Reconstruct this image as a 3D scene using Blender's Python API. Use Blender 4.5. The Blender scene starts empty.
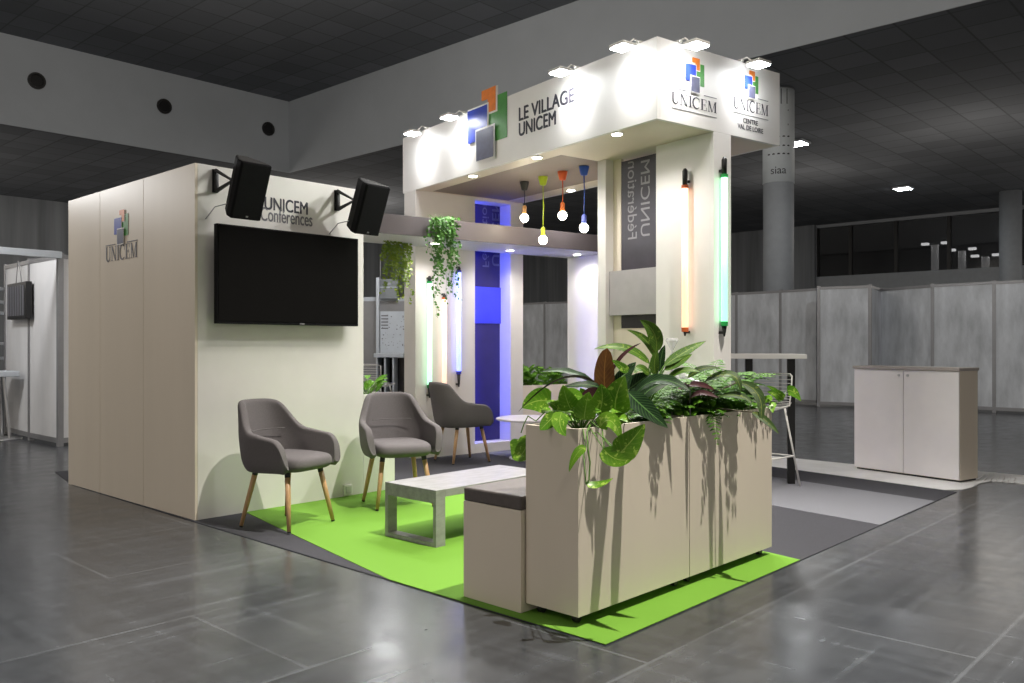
import bpy, math, random
from mathutils import Vector, Matrix
C = bpy.context.scene.collection
R = math.radians
F0, CX, HZ, CH = 850.0, 512.0, 345.0, 1.2   # focal length, centre, horizon (for a 1024x683 frame), camera height
random.seed(7)

# ------------------------------------------------------------------ materials
def lin(c):
    return tuple(((x/255)/12.92 if x/255 <= .04045 else (((x/255)+.055)/1.055)**2.4) for x in c)
def new_mat(name):
    m = bpy.data.materials.new(name); m.use_nodes = True
    nt = m.node_tree; b = nt.nodes['Principled BSDF']
    return m, nt, b
def ramp(nt, fac, stops):
    r = nt.nodes.new('ShaderNodeValToRGB')
    while len(r.color_ramp.elements) < len(stops): r.color_ramp.elements.new(.5)
    for e, (p, c) in zip(r.color_ramp.elements, stops):
        e.position = p; e.color = (*c, 1)
    nt.links.new(fac, r.inputs[0]); return r.outputs[0]
def coords(nt, scale=(1,1,1), kind='Object', rot=(0,0,0)):
    t = nt.nodes.new('ShaderNodeTexCoord'); mp = nt.nodes.new('ShaderNodeMapping')
    mp.inputs['Scale'].default_value = scale; mp.inputs['Rotation'].default_value = rot
    nt.links.new(t.outputs[kind], mp.inputs[0]); return mp.outputs[0]
def noise(nt, vec, scale, detail=4, rough=.55):
    n = nt.nodes.new('ShaderNodeTexNoise'); n.inputs['Scale'].default_value = scale
    n.inputs['Detail'].default_value = detail; n.inputs['Roughness'].default_value = rough
    nt.links.new(vec, n.inputs['Vector']); return n.outputs['Fac']
def bump(nt, b, h, strength=.2, dist=.01):
    n = nt.nodes.new('ShaderNodeBump'); n.inputs['Strength'].default_value = strength; n.inputs['Distance'].default_value = dist
    nt.links.new(h, n.inputs['Height']); nt.links.new(n.outputs[0], b.inputs['Normal'])
def mat(name, col, rough=.5, metal=0, var=.06, nscale=6, emit=None, estr=0, bmp=0, bscale=200, coat=0, stretch=(1,1,1)):
    m, nt, b = new_mat(name)
    v = coords(nt, stretch)
    f = noise(nt, v, nscale)
    lo = tuple(x*(1-var) for x in col); hi = tuple(min(1, x*(1+var)) for x in col)
    nt.links.new(ramp(nt, f, [(.3, lo), (.7, hi)]), b.inputs['Base Color'])
    b.inputs['Roughness'].default_value = rough; b.inputs['Metallic'].default_value = metal
    if coat: b.inputs['Coat Weight'].default_value = coat
    if emit:
        b.inputs['Emission Color'].default_value = (*emit, 1); b.inputs['Emission Strength'].default_value = estr
    if bmp: bump(nt, b, noise(nt, v, bscale, 3), bmp, .004)
    return m
def glassy(name, col, rough=.05, alpha=.35):
    m, nt, b = new_mat(name)
    b.inputs['Base Color'].default_value = (*col, 1); b.inputs['Roughness'].default_value = rough
    tr = nt.nodes.new('ShaderNodeBsdfTransparent'); mx = nt.nodes.new('ShaderNodeMixShader')
    tr.inputs[0].default_value = (*[min(1, .4+x) for x in col], 1)
    mx.inputs[0].default_value = alpha
    nt.links.new(tr.outputs[0], mx.inputs[1]); nt.links.new(b.outputs[0], mx.inputs[2])
    nt.links.new(mx.outputs[0], nt.nodes['Material Output'].inputs[0]); return m

M = {}
M['panel'] = mat('laminate_warm_light', (.75,.67,.56), .42, var=.025, nscale=3, stretch=(1,1,.15))  # warm hall light on white laminate is put into this colour
M['offwhite'] = mat('laminate_neutral_light', (.74,.725,.69), .45, var=.02)  # same laminate for the booth front, without the warm light in its colour
M['socketw'] = mat('white_socket', (.86,.85,.82), .35)
M['white'] = mat('white_painted_panel', (.78,.76,.74), .5, var=.02)
M['dimceil'] = mat('taupe_ceiling_panel', (.25,.205,.18), .6, var=.03)
M['beam'] = mat('taupe_beam_front', (0.090,0.076,0.083), .5, var=.03)
M['black'] = mat('black_plastic', (.008,.008,.009), .4, var=.2)
M['blackmetal'] = mat('black_metal', (.015,.015,.016), .45, metal=.3)
M['crossp'] = mat('pale_cross_panel', (.42,.40,.41), .5)
M['farwall'] = mat('warm_white_wall', (.72,.69,.66), .5, var=.02)
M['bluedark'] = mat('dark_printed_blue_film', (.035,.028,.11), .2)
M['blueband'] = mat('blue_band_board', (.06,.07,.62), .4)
M['bluereveal'] = M['white']
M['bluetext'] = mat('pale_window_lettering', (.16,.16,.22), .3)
M['screen'] = mat('screen_glass', (.003,.003,.003), .15, var=.1)
M['fabric'] = mat('grey_felt_fabric', (0.126,0.115,0.119), .9, var=.22, nscale=260, bmp=.5, bscale=700)
M['taupe'] = mat('taupe_leatherette', (.10,.085,.08), .55, var=.12, nscale=40, bmp=.2, bscale=300)
M['wood'] = mat('beech_wood', (.50,.30,.15), .45, var=.18, nscale=30, stretch=(6,6,.5))
M['steel'] = mat('brushed_steel', (.55,.55,.56), .28, metal=.9)
M['alu'] = mat('aluminium_profile', (.28,.28,.29), .4, metal=.4)
M['wire'] = mat('white_wire_paint', (.78,.76,.74), .35)
M['ink'] = mat('dark_ink', (.035,.035,.05), .6)
M['inkl'] = mat('grey_ink', (.16,.16,.18), .6)
M['blue'] = mat('logo_blue', lin((40,62,170)), .4, var=.05)
M['orange'] = mat('logo_orange', lin((225,125,45)), .4, var=.12, nscale=20)
M['green'] = mat('logo_green', lin((70,140,60)), .4, var=.12, nscale=20)
M['slate'] = mat('logo_slate', lin((80,82,104)), .45, var=.15, nscale=20)
M['soil'] = mat('soil', (.02,.014,.01), .95, var=.4, nscale=60, bmp=.6, bscale=80)
M['stem'] = mat('green_stem', (.10,.22,.03), .5)
M['dstem'] = mat('brown_stem', (.06,.05,.02), .6)
M['sock'] = mat('socket_plastic', (.6,.6,.58), .4)
def emis(name, col, s, base=(.8,.8,.8)):
    return mat(name, base, .4, emit=col, estr=s)
M['lens'] = emis('lit_lens', (.95,.98,1), 60)
M['spotlens'] = emis('lit_downlight', (1,.96,.9), 30)
M['bulb'] = emis('lit_bulb', (1,.9,.72), 30)
M['tgreen'] = emis('green_tube', (.22,1,.42), 2.2)
M['tgreen2'] = emis('soft_green_tube', (.42,1,.62), 1.7)
M['torange2'] = emis('soft_orange_tube', (1,.62,.42), 1.4)
M['torange'] = emis('orange_tube', (1,.50,.28), 1.7)
M['tblue'] = emis('blue_tube', (.16,.22,1), 3.0)
M['tcore'] = emis('white_core', (.9,1,.95), 6)
M['hallgrey'] = mat('grey_bulkhead', (0.420,0.451,0.486), .7, var=.05, nscale=.6)
M['darkwall'] = mat('dark_ribbed_wall', (0.218,0.234,0.254), .7, var=.3, nscale=2, stretch=(1.2,1.2,.05))
M['column'] = mat('grey_column', (0.298,0.320,0.346), .6, var=.05)
M['banner'] = mat('column_banner', (0.696,0.747,0.781), .5, var=.03)
M['hallwin'] = mat('dark_window_glass', (.02,.02,.022), .08, var=.2)
M['mull'] = mat('dark_mullion', (.02,.02,.02), .5)
M['lightwall'] = mat('light_hall_wall', (0.335,0.360,0.389), .6, var=.05)
M['lab'] = mat('white_lab_board', (0.512,0.550,0.596), .5)
M['midgrey'] = mat('mid_grey_board', (0.205,0.220,0.234), .6)
M['wtable'] = mat('pale_table_top', (.62,.58,.60), .35)
M['cabtop'] = mat('beige_top', (.40,.36,.34), .4)
M['cab'] = mat('white_cabinet', (0.854,0.817,0.816), .35, var=.02)

def m_partition():
    m, nt, b = new_mat('grey_felt_partition')
    v = coords(nt, (1,1,.3))
    f = noise(nt, v, 3.2, 6, .65)
    nt.links.new(ramp(nt, f, [(.28,(.34,.355,.375)),(.70,(.66,.685,.72))]), b.inputs['Base Color'])
    b.inputs['Roughness'].default_value = .8; return m
M['part'] = m_partition()
def m_concrete():
    m, nt, b = new_mat('concrete_look_laminate')
    f = noise(nt, coords(nt, (1,3,3)), 7, 8, .6)
    nt.links.new(ramp(nt, f, [(.3,(.23,.225,.23)),(.7,(.36,.355,.37))]), b.inputs['Base Color'])
    b.inputs['Roughness'].default_value = .35; return m
M['concrete'] = m_concrete()
def m_carpet(name, col, var=.25):
    m, nt, b = new_mat(name)
    v = coords(nt); f = noise(nt, v, 130, 5, .85)
    nt.links.new(ramp(nt, f, [(.3, tuple(x*(1-var) for x in col)), (.7, tuple(x*(1+var) for x in col))]), b.inputs['Base Color'])
    b.inputs['Roughness'].default_value = .95; bump(nt, b, f, .4, .004); return m
M['cdark'] = m_carpet('charcoal_carpet_pile', (.038,.038,.047), .55)
M['clight'] = m_carpet('light_grey_carpet_pile', (.155,.158,.18), .35)
M['cgreen'] = m_carpet('lime_green_carpet_pile', (.135,.31,.024), .06)
M['path'] = mat('pale_floor_strip', (0.840,0.840,0.840), .4, var=.08, nscale=4)
def m_floor():
    m, nt, b = new_mat('polished_grey_floor')
    L = nt.links; v = coords(nt)
    def mul(a, c, mode='MULTIPLY', fac=1):
        x = nt.nodes.new('ShaderNodeMix'); x.data_type = 'RGBA'; x.blend_type = mode
        if isinstance(fac, (int, float)): x.inputs[0].default_value = fac
        else: L.new(fac, x.inputs[0])
        L.new(a, x.inputs[6])
        if isinstance(c, tuple): x.inputs[7].default_value = (*c, 1)
        else: L.new(c, x.inputs[7])
        return x.outputs[2]
    n1 = noise(nt, v, .45, 6, .65); n0 = noise(nt, v, 5, 8, .7)
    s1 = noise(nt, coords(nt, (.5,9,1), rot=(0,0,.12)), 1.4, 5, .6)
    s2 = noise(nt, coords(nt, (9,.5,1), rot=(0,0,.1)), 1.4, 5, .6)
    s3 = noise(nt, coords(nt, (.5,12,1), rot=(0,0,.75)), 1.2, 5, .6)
    br = nt.nodes.new('ShaderNodeTexBrick'); L.new(v, br.inputs['Vector'])
    br.offset = .5; br.inputs['Scale'].default_value = 1
    br.inputs['Brick Width'].default_value = 1.8; br.inputs['Row Height'].default_value = .9
    br.inputs['Mortar Size'].default_value = .012; br.inputs['Mortar Smooth'].default_value = .8
    br.inputs['Color1'].default_value = (.050,.0545,.062,1); br.inputs['Color2'].default_value = (.040,.0435,.050,1)
    br.inputs['Mortar'].default_value = (.046,.050,.057,1)
    lines = mul(ramp(nt, br.outputs['Fac'], [(0,(0,0,0)),(1,(1,1,1))]), ramp(nt, n1, [(.36,(.15,.15,.15)),(.55,(1,1,1))]))
    c = mul(br.outputs['Color'], ramp(nt, n1, [(.3,(.75,.75,.75)),(.7,(1.2,1.2,1.2))]))
    c = mul(c, ramp(nt, n0, [(.35,(.88,.88,.88)),(.7,(1.15,1.15,1.15))]))
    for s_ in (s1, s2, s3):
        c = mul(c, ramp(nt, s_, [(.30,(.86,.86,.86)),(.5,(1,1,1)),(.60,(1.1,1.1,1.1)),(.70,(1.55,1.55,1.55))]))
    c = mul(c, (.15,.16,.178), 'MIX', mul(lines, (.55,.55,.55)))
    L.new(c, b.inputs['Base Color'])
    L.new(ramp(nt, n0, [(.3,(.17,.17,.17)),(.8,(.30,.30,.30))]), b.inputs['Roughness'])
    b.inputs['Specular IOR Level'].default_value = .6
    return m
M['floor'] = m_floor()
def m_ceil():
    m, nt, b = new_mat('dark_ceiling_tiles')
    v = coords(nt); br = nt.nodes.new('ShaderNodeTexBrick'); nt.links.new(v, br.inputs['Vector'])
    br.offset = 0; br.inputs['Scale'].default_value = 1
    br.inputs['Brick Width'].default_value = .88; br.inputs['Row Height'].default_value = .88
    br.inputs['Mortar Size'].default_value = .03; br.inputs['Mortar Smooth'].default_value = .8
    br.inputs['Color1'].default_value = (.235,.248,.27,1); br.inputs['Color2'].default_value = (.185,.195,.212,1)
    br.inputs['Mortar'].default_value = (.14,.148,.16,1)
    nt.links.new(br.outputs['Color'], b.inputs['Base Color']); b.inputs['Roughness'].default_value = .95; b.inputs['Specular IOR Level'].default_value = .1
    bump(nt, b, br.outputs['Fac'], -.6, .05); return m
M['ceil'] = m_ceil()
def m_leaf(name, base, dark, rib, vein=.35, spot=0, ribw=.05, veins=9, trans=.25, rough=.45, spotcol=None):
    m, nt, b = new_mat(name); L = nt.links
    uv = nt.nodes.new('ShaderNodeUVMap'); sp = nt.nodes.new('ShaderNodeSeparateXYZ'); L.new(uv.outputs[0], sp.inputs[0])
    def mth(op, a, c=None):
        n = nt.nodes.new('ShaderNodeMath'); n.operation = op
        for i, q in enumerate((a, c)):
            if q is None: continue
            if isinstance(q, (int, float)): n.inputs[i].default_value = q
            else: L.new(q, n.inputs[i])
        return n.outputs[0]
    d = mth('ABSOLUTE', mth('SUBTRACT', sp.outputs[0], .5))
    sv = mth('SINE', mth('MULTIPLY', mth('SUBTRACT', sp.outputs[1], mth('MULTIPLY', d, .5)), veins*6.28))
    svf = mth('MULTIPLY', mth('GREATER_THAN', sv, .75), vein)
    rb = mth('LESS_THAN', d, ribw/2)
    f = noise(nt, coords(nt), 9, 3)
    c = ramp(nt, f, [(.3, dark), (.7, base)])
    def mixc(fac, a, colr):
        x = nt.nodes.new('ShaderNodeMix'); x.data_type = 'RGBA'; L.new(fac, x.inputs[0]); L.new(a, x.inputs[6]); x.inputs[7].default_value = (*colr, 1); return x.outputs[2]
    c = mixc(svf, c, rib)
    if spot:
        n2 = noise(nt, coords(nt, (1,1,1)), 55, 2); c = mixc(mth('GREATER_THAN', n2, 1-spot), c, spotcol or rib)
    c = mixc(rb, c, rib)
    L.new(c, b.inputs['Base Color']); b.inputs['Roughness'].default_value = rough; b.inputs['Specular IOR Level'].default_value = .28
    t = nt.nodes.new('ShaderNodeBsdfTranslucent'); L.new(c, t.inputs[0])
    mx = nt.nodes.new('ShaderNodeMixShader'); mx.inputs[0].default_value = trans
    L.new(b.outputs[0], mx.inputs[1]); L.new(t.outputs[0], mx.inputs[2]); L.new(mx.outputs[0], nt.nodes['Material Output'].inputs[0])
    return m
M['lpothos'] = m_leaf('pothos_leaf', (.20,.42,.03), (.08,.24,.015), (.42,.60,.12), .15, .38, .04, 7, .3, .3, (.42,.62,.10))
M['lcal'] = m_leaf('calathea_leaf_top', (.011,.033,.011), (.005,.016,.006), (.08,.17,.05), .4, 0, .06, 12, .08, .42)
M['lcalb'] = m_leaf('calathea_leaf_underside', (.055,.020,.022), (.025,.010,.014), (.09,.04,.035), .2, 0, .06, 12, .12, .4)
M['lrust'] = m_leaf('rust_leaf', (.20,.085,.016), (.09,.032,.010), (.28,.13,.03), .2, 0, .05, 10, .2, .45)
M['lagl'] = m_leaf('speckled_leaf', (.10,.22,.02), (.05,.13,.015), (.26,.38,.06), .25, .36, .05, 10, .2, .45, (.20,.32,.04))
M['lfern'] = m_leaf('fern_leaf', (.085,.23,.010), (.03,.11,.006), (.2,.42,.06), 0, 0, .05, 3, .3, .5)
M['ldark'] = m_leaf('croton_leaf', (.035,.08,.014), (.015,.035,.009), (.16,.20,.03), .2, .36, .05, 9, .1, .5, (.10,.13,.02))
M['livy'] = m_leaf('ivy_leaf', (.06,.20,.018), (.03,.11,.012), (.2,.4,.1), 0, 0, .05, 3, .2, .45)
M['livy2'] = m_leaf('yellow_green_ivy_leaf', (.26,.34,.04), (.11,.20,.025), (.4,.46,.1), 0, 0, .05, 3, .25, .45)
M['lshrub'] = m_leaf('shrub_leaf', (.19,.42,.04), (.07,.22,.015), (.3,.5,.1), 0, 0, .05, 3, .25, .45)

# ------------------------------------------------------------------ mesh helpers
class MB:
    def __init__(s): s.v=[]; s.f=[]; s.m=[]; s.uv=[]
    def add(s, vs, fs, mi=0, uvs=None):
        o=len(s.v); s.v += [tuple(p) for p in vs]
        for f in fs:
            s.f.append([o+i for i in f]); s.m.append(mi)
            s.uv.append([uvs[i] for i in f] if uvs else [(0.5,0.3)]*len(f))
        return s
    def box(s, x0,x1,y0,y1,z0,z1, mi=0):
        vs=[(x,y,z) for z in (z0,z1) for (x,y) in ((x0,y0),(x1,y0),(x1,y1),(x0,y1))]
        return s.add(vs, [(3,2,1,0),(4,5,6,7),(0,1,5,4),(1,2,6,5),(2,3,7,6),(3,0,4,7)], mi)
    def prism(s, poly, z0, z1, mi=0):
        n=len(poly); a=sum(poly[i][0]*poly[(i+1)%n][1]-poly[(i+1)%n][0]*poly[i][1] for i in range(n))
        if a<0: poly=poly[::-1]
        vs=[(x,y,z0) for x,y in poly]+[(x,y,z1) for x,y in poly]
        return s.add(vs, [tuple(range(n))[::-1], tuple(range(n,2*n))]+[(i,(i+1)%n,n+(i+1)%n,n+i) for i in range(n)], mi)
    def tube(s, pts, rad, n=8, mi=0, cap=True):
        pts=[Vector(p) for p in pts]
        if not hasattr(rad,'__len__'): rad=[rad]*len(pts)
        vs=[]; ref=None
        for i,p in enumerate(pts):
            d=(pts[min(i+1,len(pts)-1)]-pts[max(i-1,0)]).normalized()
            if ref is None:
                ref = Vector((0,0,1)) if abs(d.z)<.9 else Vector((1,0,0))
            a=d.cross(ref).normalized(); b=a.cross(d).normalized(); ref=b
            for k in range(n):
                t=2*math.pi*k/n; vs.append(p+a*math.cos(t)*rad[i]+b*math.sin(t)*rad[i])
        fs=[]
        for i in range(len(pts)-1):
            for k in range(n): fs.append((i*n+k,(i+1)*n+k,(i+1)*n+(k+1)%n,i*n+(k+1)%n))
        if cap: fs.append(tuple(range(n))); fs.append(tuple(range((len(pts)-1)*n,len(pts)*n))[::-1])
        return s.add(vs,fs,mi)
    def lathe(s, prof, c=(0,0,0), n=24, mi=0):
        vs=[]
        for r,z in prof:
            for k in range(n):
                t=2*math.pi*k/n; vs.append((c[0]+r*math.cos(t),c[1]+r*math.sin(t),c[2]+z))
        fs=[]
        for i in range(len(prof)-1):
            for k in range(n): fs.append((i*n+k,i*n+(k+1)%n,(i+1)*n+(k+1)%n,(i+1)*n+k))
        fs.append(tuple(range(n))[::-1]); fs.append(tuple(range((len(prof)-1)*n,len(prof)*n)))
        return s.add(vs,fs,mi)
    def leaf(s, p0, p1, p2, w, nrm, mi=0, mib=None, prof='ovate', fold=.25, n=9, th=.0012, wave=0):
        p0,p1,p2=map(Vector,(p0,p1,p2)); nrm=Vector(nrm).normalized()
        cols=5; vs=[]; uv=[]
        ph=random.random()*6
        for i in range(n+1):
            t=i/n
            p=p0*(1-t)**2+p1*2*t*(1-t)+p2*t*t
            d=((p1-p0)*(1-t)+(p2-p1)*t).normalized()
            a=d.cross(nrm)
            if a.length<1e-4: a=d.orthogonal()
            a.normalize(); up=a.cross(d).normalized()
            if prof=='heart': ww=math.sin(math.pi*t**.58)**.7 if 0<t<1 else 0
            elif prof=='oval': ww=math.sin(math.pi*t**.9)**.5 if 0<t<1 else 0
            elif prof=='lance': ww=math.sin(math.pi*min(1,max(.0,t))**.85)**.9 if 0<t<1 else 0
            else: ww=math.sin(math.pi*t**.75)**.75 if 0<t<1 else 0
            ww=max(ww,.012)*w/2
            for j in range(cols):
                q=(j/(cols-1))*2-1
                vs.append(p+a*q*ww+up*(abs(q)*ww*fold+wave*ww*math.sin(t*22+ph+q*2)*abs(q)))
                uv.append((j/(cols-1),t))
        fs=[(i*cols+j,i*cols+j+1,(i+1)*cols+j+1,(i+1)*cols+j) for i in range(n) for j in range(cols-1)]
        if mib is None: s.add(vs,fs,mi,uv)
        else:
            s.add(vs,fs,mi,uv)
            # underside sheet, just below
            vb=[]
            for i in range(n+1):
                t=i/n; d=((p1-p0)*(1-t)+(p2-p1)*t).normalized(); a=d.cross(nrm)
                if a.length<1e-4: a=d.orthogonal()
                a.normalize(); up=a.cross(d).normalized()
                vb += [Vector(v)-up*th for v in vs[i*cols:(i+1)*cols]]
            s.add(vb,[f[::-1] for f in fs],mib,uv)
        return s
def obj(name, mb, mats, parent=None, loc=(0,0,0), rot=(0,0,0), bevel=0, smooth=False, sub=0, solid=0, seg=2):
    me=bpy.data.meshes.new(name); me.from_pydata([tuple(v) for v in mb.v],[],mb.f)
    if not isinstance(mats,(list,tuple)): mats=[mats]
    for m in mats: me.materials.append(m)
    ul=me.uv_layers.new(name='UVMap')
    k=0
    for pi,p in enumerate(me.polygons):
        p.material_index=min(mb.m[pi],len(mats)-1); p.use_smooth=smooth
        for c in mb.uv[pi]:
            ul.data[k].uv=c[:2]; k+=1
    me.update()
    o=bpy.data.objects.new(name,me); C.objects.link(o); o.location=loc; o.rotation_euler=rot
    if parent: o.parent=parent
    if solid:
        q=o.modifiers.new('solid','SOLIDIFY'); q.thickness=solid; q.offset=-1
    if bevel:
        q=o.modifiers.new('bevel','BEVEL'); q.width=bevel; q.segments=seg; q.limit_method='ANGLE'; q.angle_limit=R(40)
    if sub:
        q=o.modifiers.new('sub','SUBSURF'); q.levels=sub; q.render_levels=sub
    return o
def tag(o, label=None, cat=None, group=None, kind=None):
    if label: o['label']=label
    if cat: o['category']=cat
    if group: o['group']=group
    if kind: o['kind']=kind
    return o
def thing(name, label, cat, loc=(0,0,0), rz=0, group=None):
    o=bpy.data.objects.new(name,None); C.objects.link(o); o.empty_display_size=.1
    o.location=loc; o.rotation_euler=(0,0,R(rz)); return tag(o,label,cat,group)
def struct(name, mb, m, loc=(0,0,0), rz=0, **k):
    return tag(obj(name,mb,m,None,loc,(0,0,R(rz)),**k),kind='structure')
def dup(root, loc, rz, label=None, group=None):
    r=root.copy(); C.objects.link(r); r.location=loc; r.rotation_euler=(0,0,R(rz))
    if label: r['label']=label
    if group: r['group']=group
    for ch in list(root.children):
        c=ch.copy(); C.objects.link(c); c.parent=r
        for g in ch.children:
            d=g.copy(); C.objects.link(d); d.parent=c
    return r
def frame(loc, deg):
    a=R(deg); return Vector((loc[0],loc[1],0)), Vector((math.cos(a),math.sin(a),0)), Vector((-math.sin(a),math.cos(a),0)), deg
def W(fr,u,v,z=0): return fr[0]+fr[1]*u+fr[2]*v+Vector((0,0,z))
def loc_of(fr,p):
    d=Vector(p)-fr[0]; return Vector((d.dot(fr[1]),d.dot(fr[2]),p[2]))
def at(x,y,Y): return Vector(((x-CX)/F0*Y, Y, CH+(HZ-y)/F0*Y))
def ground(x,y,z=0):
    Y=F0*(z-CH)/(HZ-y); return at(x,y,Y)
def hit(fr,axis,val,x,y):
    """local coordinates where the sight line meets the plane axis=val of a frame"""
    d=at(x,y,1)-Vector((0,0,CH)); o=Vector((0,0,CH))-fr[0]
    n=fr[1] if axis=='u' else fr[2]
    t=(val-o.dot(n))/d.dot(n); return loc_of(fr, Vector((0,0,CH))+d*t)

# frames of the place: exhibition tower, storage booth / hall, planters
T=frame((1.0447,6.124),36.2); B=frame((-2.162,5.795),47.2); H=frame((0,0),47.2); P=frame((.2796,3.584),46.5)

# ------------------------------------------------------------------ lettering
def text_obj(name, s, width, height, material, parent, origin, xd, yd=(0,0,1), th=.002, bold=0, mirror=False, wrap=None):
    cu=bpy.data.curves.new(name,'FONT'); cu.body=s; cu.size=1; cu.offset=0; cu.extrude=0
    t=bpy.data.objects.new(name,cu); C.objects.link(t)
    bpy.context.view_layer.update()
    me=bpy.data.meshes.new_from_object(t.evaluated_get(bpy.context.evaluated_depsgraph_get()))
    bpy.data.objects.remove(t)
    xs=[v.co.x for v in me.vertices]; ys=[v.co.y for v in me.vertices]
    x0,x1,y0,y1=min(xs),max(xs),min(ys),max(ys)
    mb=MB(); vs=[((v.co.x-x0)/(x1-x0)*width,(v.co.y-y0)/(y1-y0)*height) for v in me.vertices]
    if wrap: vs=[(a-width/2,b) for a,b in vs]
    if mirror: vs=[(width-a,b) for a,b in vs] if mirror=='x' else [(a,height-b) for a,b in vs]
    fcs=[tuple(p.vertices) for p in me.polygons]
    place_flat(mb,vs,fcs,origin,xd,yd,th,wrap)
    for i in range(1,int(bold)+1):
        place_flat(mb,[(a+min(.0028,.025*height)*i,b) for a,b in vs],fcs,origin,xd,yd,th*(1-.12*i),wrap)
        place_flat(mb,[(a,b+min(.0022,.02*height)*i) for a,b in vs],fcs,origin,xd,yd,th*(1-.12*i-.05),wrap)
    bpy.data.meshes.remove(me)
    return obj(name,mb,material,parent)
def place_flat(mb,vs,fs,origin,xd,yd,th,wrap=None):
    o=Vector(origin); X=Vector(xd).normalized(); Y=Vector(yd).normalized(); N=X.cross(Y)
    n=len(vs)
    if wrap:   # letters laid round a column of radius wrap, centred on x=0
        mb.add([(math.sin(a/wrap)*(wrap+th)*X + Y*b + (math.cos(a/wrap)*(wrap+th))*N + o) for a,b in vs],fs); return
    mb.add([o+X*a+Y*b for a,b in vs]+[o+X*a+Y*b+N*th for a,b in vs],[f[::-1] for f in fs]+[tuple(i+n for i in f) for f in fs])
def ribbon(pts,ws):
    vs=[];fs=[]
    for i,(x,y) in enumerate(pts):
        a=pts[max(i-1,0)];b=pts[min(i+1,len(pts)-1)];dx,dy=b[0]-a[0],b[1]-a[1];l=math.hypot(dx,dy);nx,ny=-dy/l,dx/l
        vs+=[(x+nx*ws[i]/2,y+ny*ws[i]/2),(x-nx*ws[i]/2,y-ny*ws[i]/2)]
    for i in range(len(pts)-1): fs.append((2*i,2*i+1,2*i+3,2*i+2))
    return vs,fs
def serif_word(name,width,height,material,parent,origin,xd,th=.002):
    """UNICEM in a thick-and-thin serif face"""
    out=[]; tk,tn=.16,.05
    def rib(x,pts,ws): v,f=ribbon(pts,ws); out.append(([(a+x,b) for a,b in v],f))
    def rc(x,x0,x1,y0,y1): out.append(([(x+x0,y0),(x+x1,y0),(x+x1,y1),(x+x0,y1)],[(0,1,2,3)]))
    X=0
    # U
    pts=[(.15,1),(.15,.35)]+[(.44-.29*math.cos(math.pi*k/10),.32-.31*math.sin(math.pi*k/10)) for k in range(1,10)]+[(.73,.35),(.73,1)]
    rib(X,pts,[tk,tk]+[tk+(tn-tk)*k/9 for k in range(9)]+[tn,tn]); rc(X,0,.3,.965,1); rc(X,.62,.84,.965,1)
    X+=.98
    rc(X,.10,.10+tn,0,1); rc(X,0,.25,0,.035); rc(X,0,.2,.965,1); out.append(([(X+.06,1),(X+.24,1),(X+.80,0),(X+.68,0)],[(3,2,1,0)])); rc(X,.76,.76+tn,0,1); rc(X,.64,.9,.965,1)
    X+=1.02
    rc(X,.10,.10+tk,0,1); rc(X,0,.35,0,.035); rc(X,0,.35,.965,1)
    X+=.45
    pts=[(.48+.44*math.cos(a),.5+.5*math.sin(a)) for a in [math.radians(45+27*k) for k in range(11)]]
    rib(X,pts,[tn+(tk-tn)*math.sin(math.pi*k/10) for k in range(11)]); rc(X,.78,.81,.62,.98)
    X+=.98
    rc(X,.10,.10+tk,0,1); rc(X,0,.72,0,.035); rc(X,0,.68,.965,1); rc(X,.2,.55,.485,.52); rc(X,.69,.72,0,.3); rc(X,.65,.68,.72,1); rc(X,.52,.55,.38,.62)
    X+=.86
    rc(X,.12,.12+tn,0,1); rc(X,0,.28,0,.035); out.append(([(X+.05,1),(X+.24,1),(X+.58,0),(X+.48,0)],[(3,2,1,0)]))
    out.append(([(X+.53,0),(X+.56,0),(X+.92,1),(X+.88,1)],[(0,1,2,3)])); rc(X,.86,.86+tk,0,1); rc(X,.76,1.12,0,.035); rc(X,.86,1.12,.965,1)
    X+=1.12
    mb=MB()
    for vs,fs in out:
        place_flat(mb,[(a/X*width,b*height) for a,b in vs],fs,origin,xd,(0,0,1),th)
    return obj(name,mb,material,parent)
def logo(parent,origin,xd,w,h,step=.002,name='logo'):
    """four overlapping rectangles"""
    X=Vector(xd); N=X.cross(Vector((0,0,1))); o=Vector(origin)
    def plate(nm,polys,m,lv):
        mb=MB()
        for poly in polys:
            place_flat(mb,[(a*w,b*h) for a,b in poly],[tuple(range(len(poly)))],o,xd,(0,0,1),lv*step)
        return obj(nm,mb,m,parent)
    r=lambda a,b,c,d:[(a,c),(b,c),(b,d),(a,d)]
    plate('logo_green_rectangle',[r(.55,1,.22,.86)],M['green'],1)
    plate('logo_border',[r(.54,.775,.63,1)],M['white'],2)
    plate('logo_orange_rectangle',[[(.37,.86),(.53,.86),(.53,.655),(.74,.655),(.74,1),(.37,1)]],M['orange'],3)
    plate('logo_border',[r(-.0,.56,.30,.805)],M['white'],3.5)
    plate('logo_blue_rectangle',[r(0,.53,.30,.78)],M['blue'],4.2)
    plate('logo_border',[r(.225,.735,-.03,.465)],M['white'],5)
    plate('logo_slate_rectangle',[r(.255,.705,0,.435)],M['slate'],6)

M['screen'].node_tree.nodes['Principled BSDF'].inputs['Specular IOR Level'].default_value=.25

M['pil']=emis('reflection_white',(1,1,1),.9)  # glow standing in for lamp reflections in the far windows
M['refl_top']=emis('reflection_bright_white',(1,1,1),8)

M['matt']=mat('matt_black',(.006,.006,.007),.75)
M['grille']=mat('speaker_grille',(.008,.008,.009),.8,var=.5,nscale=300)
for k,v_ in (('matt',.12),('grille',.12),('screen',.12),('lcal',.1),('lcalb',.1),('ldark',.15)):
    for nd in M[k].node_tree.nodes:
        if nd.type=='BSDF_PRINCIPLED': nd.inputs['Specular IOR Level'].default_value=v_
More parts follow.
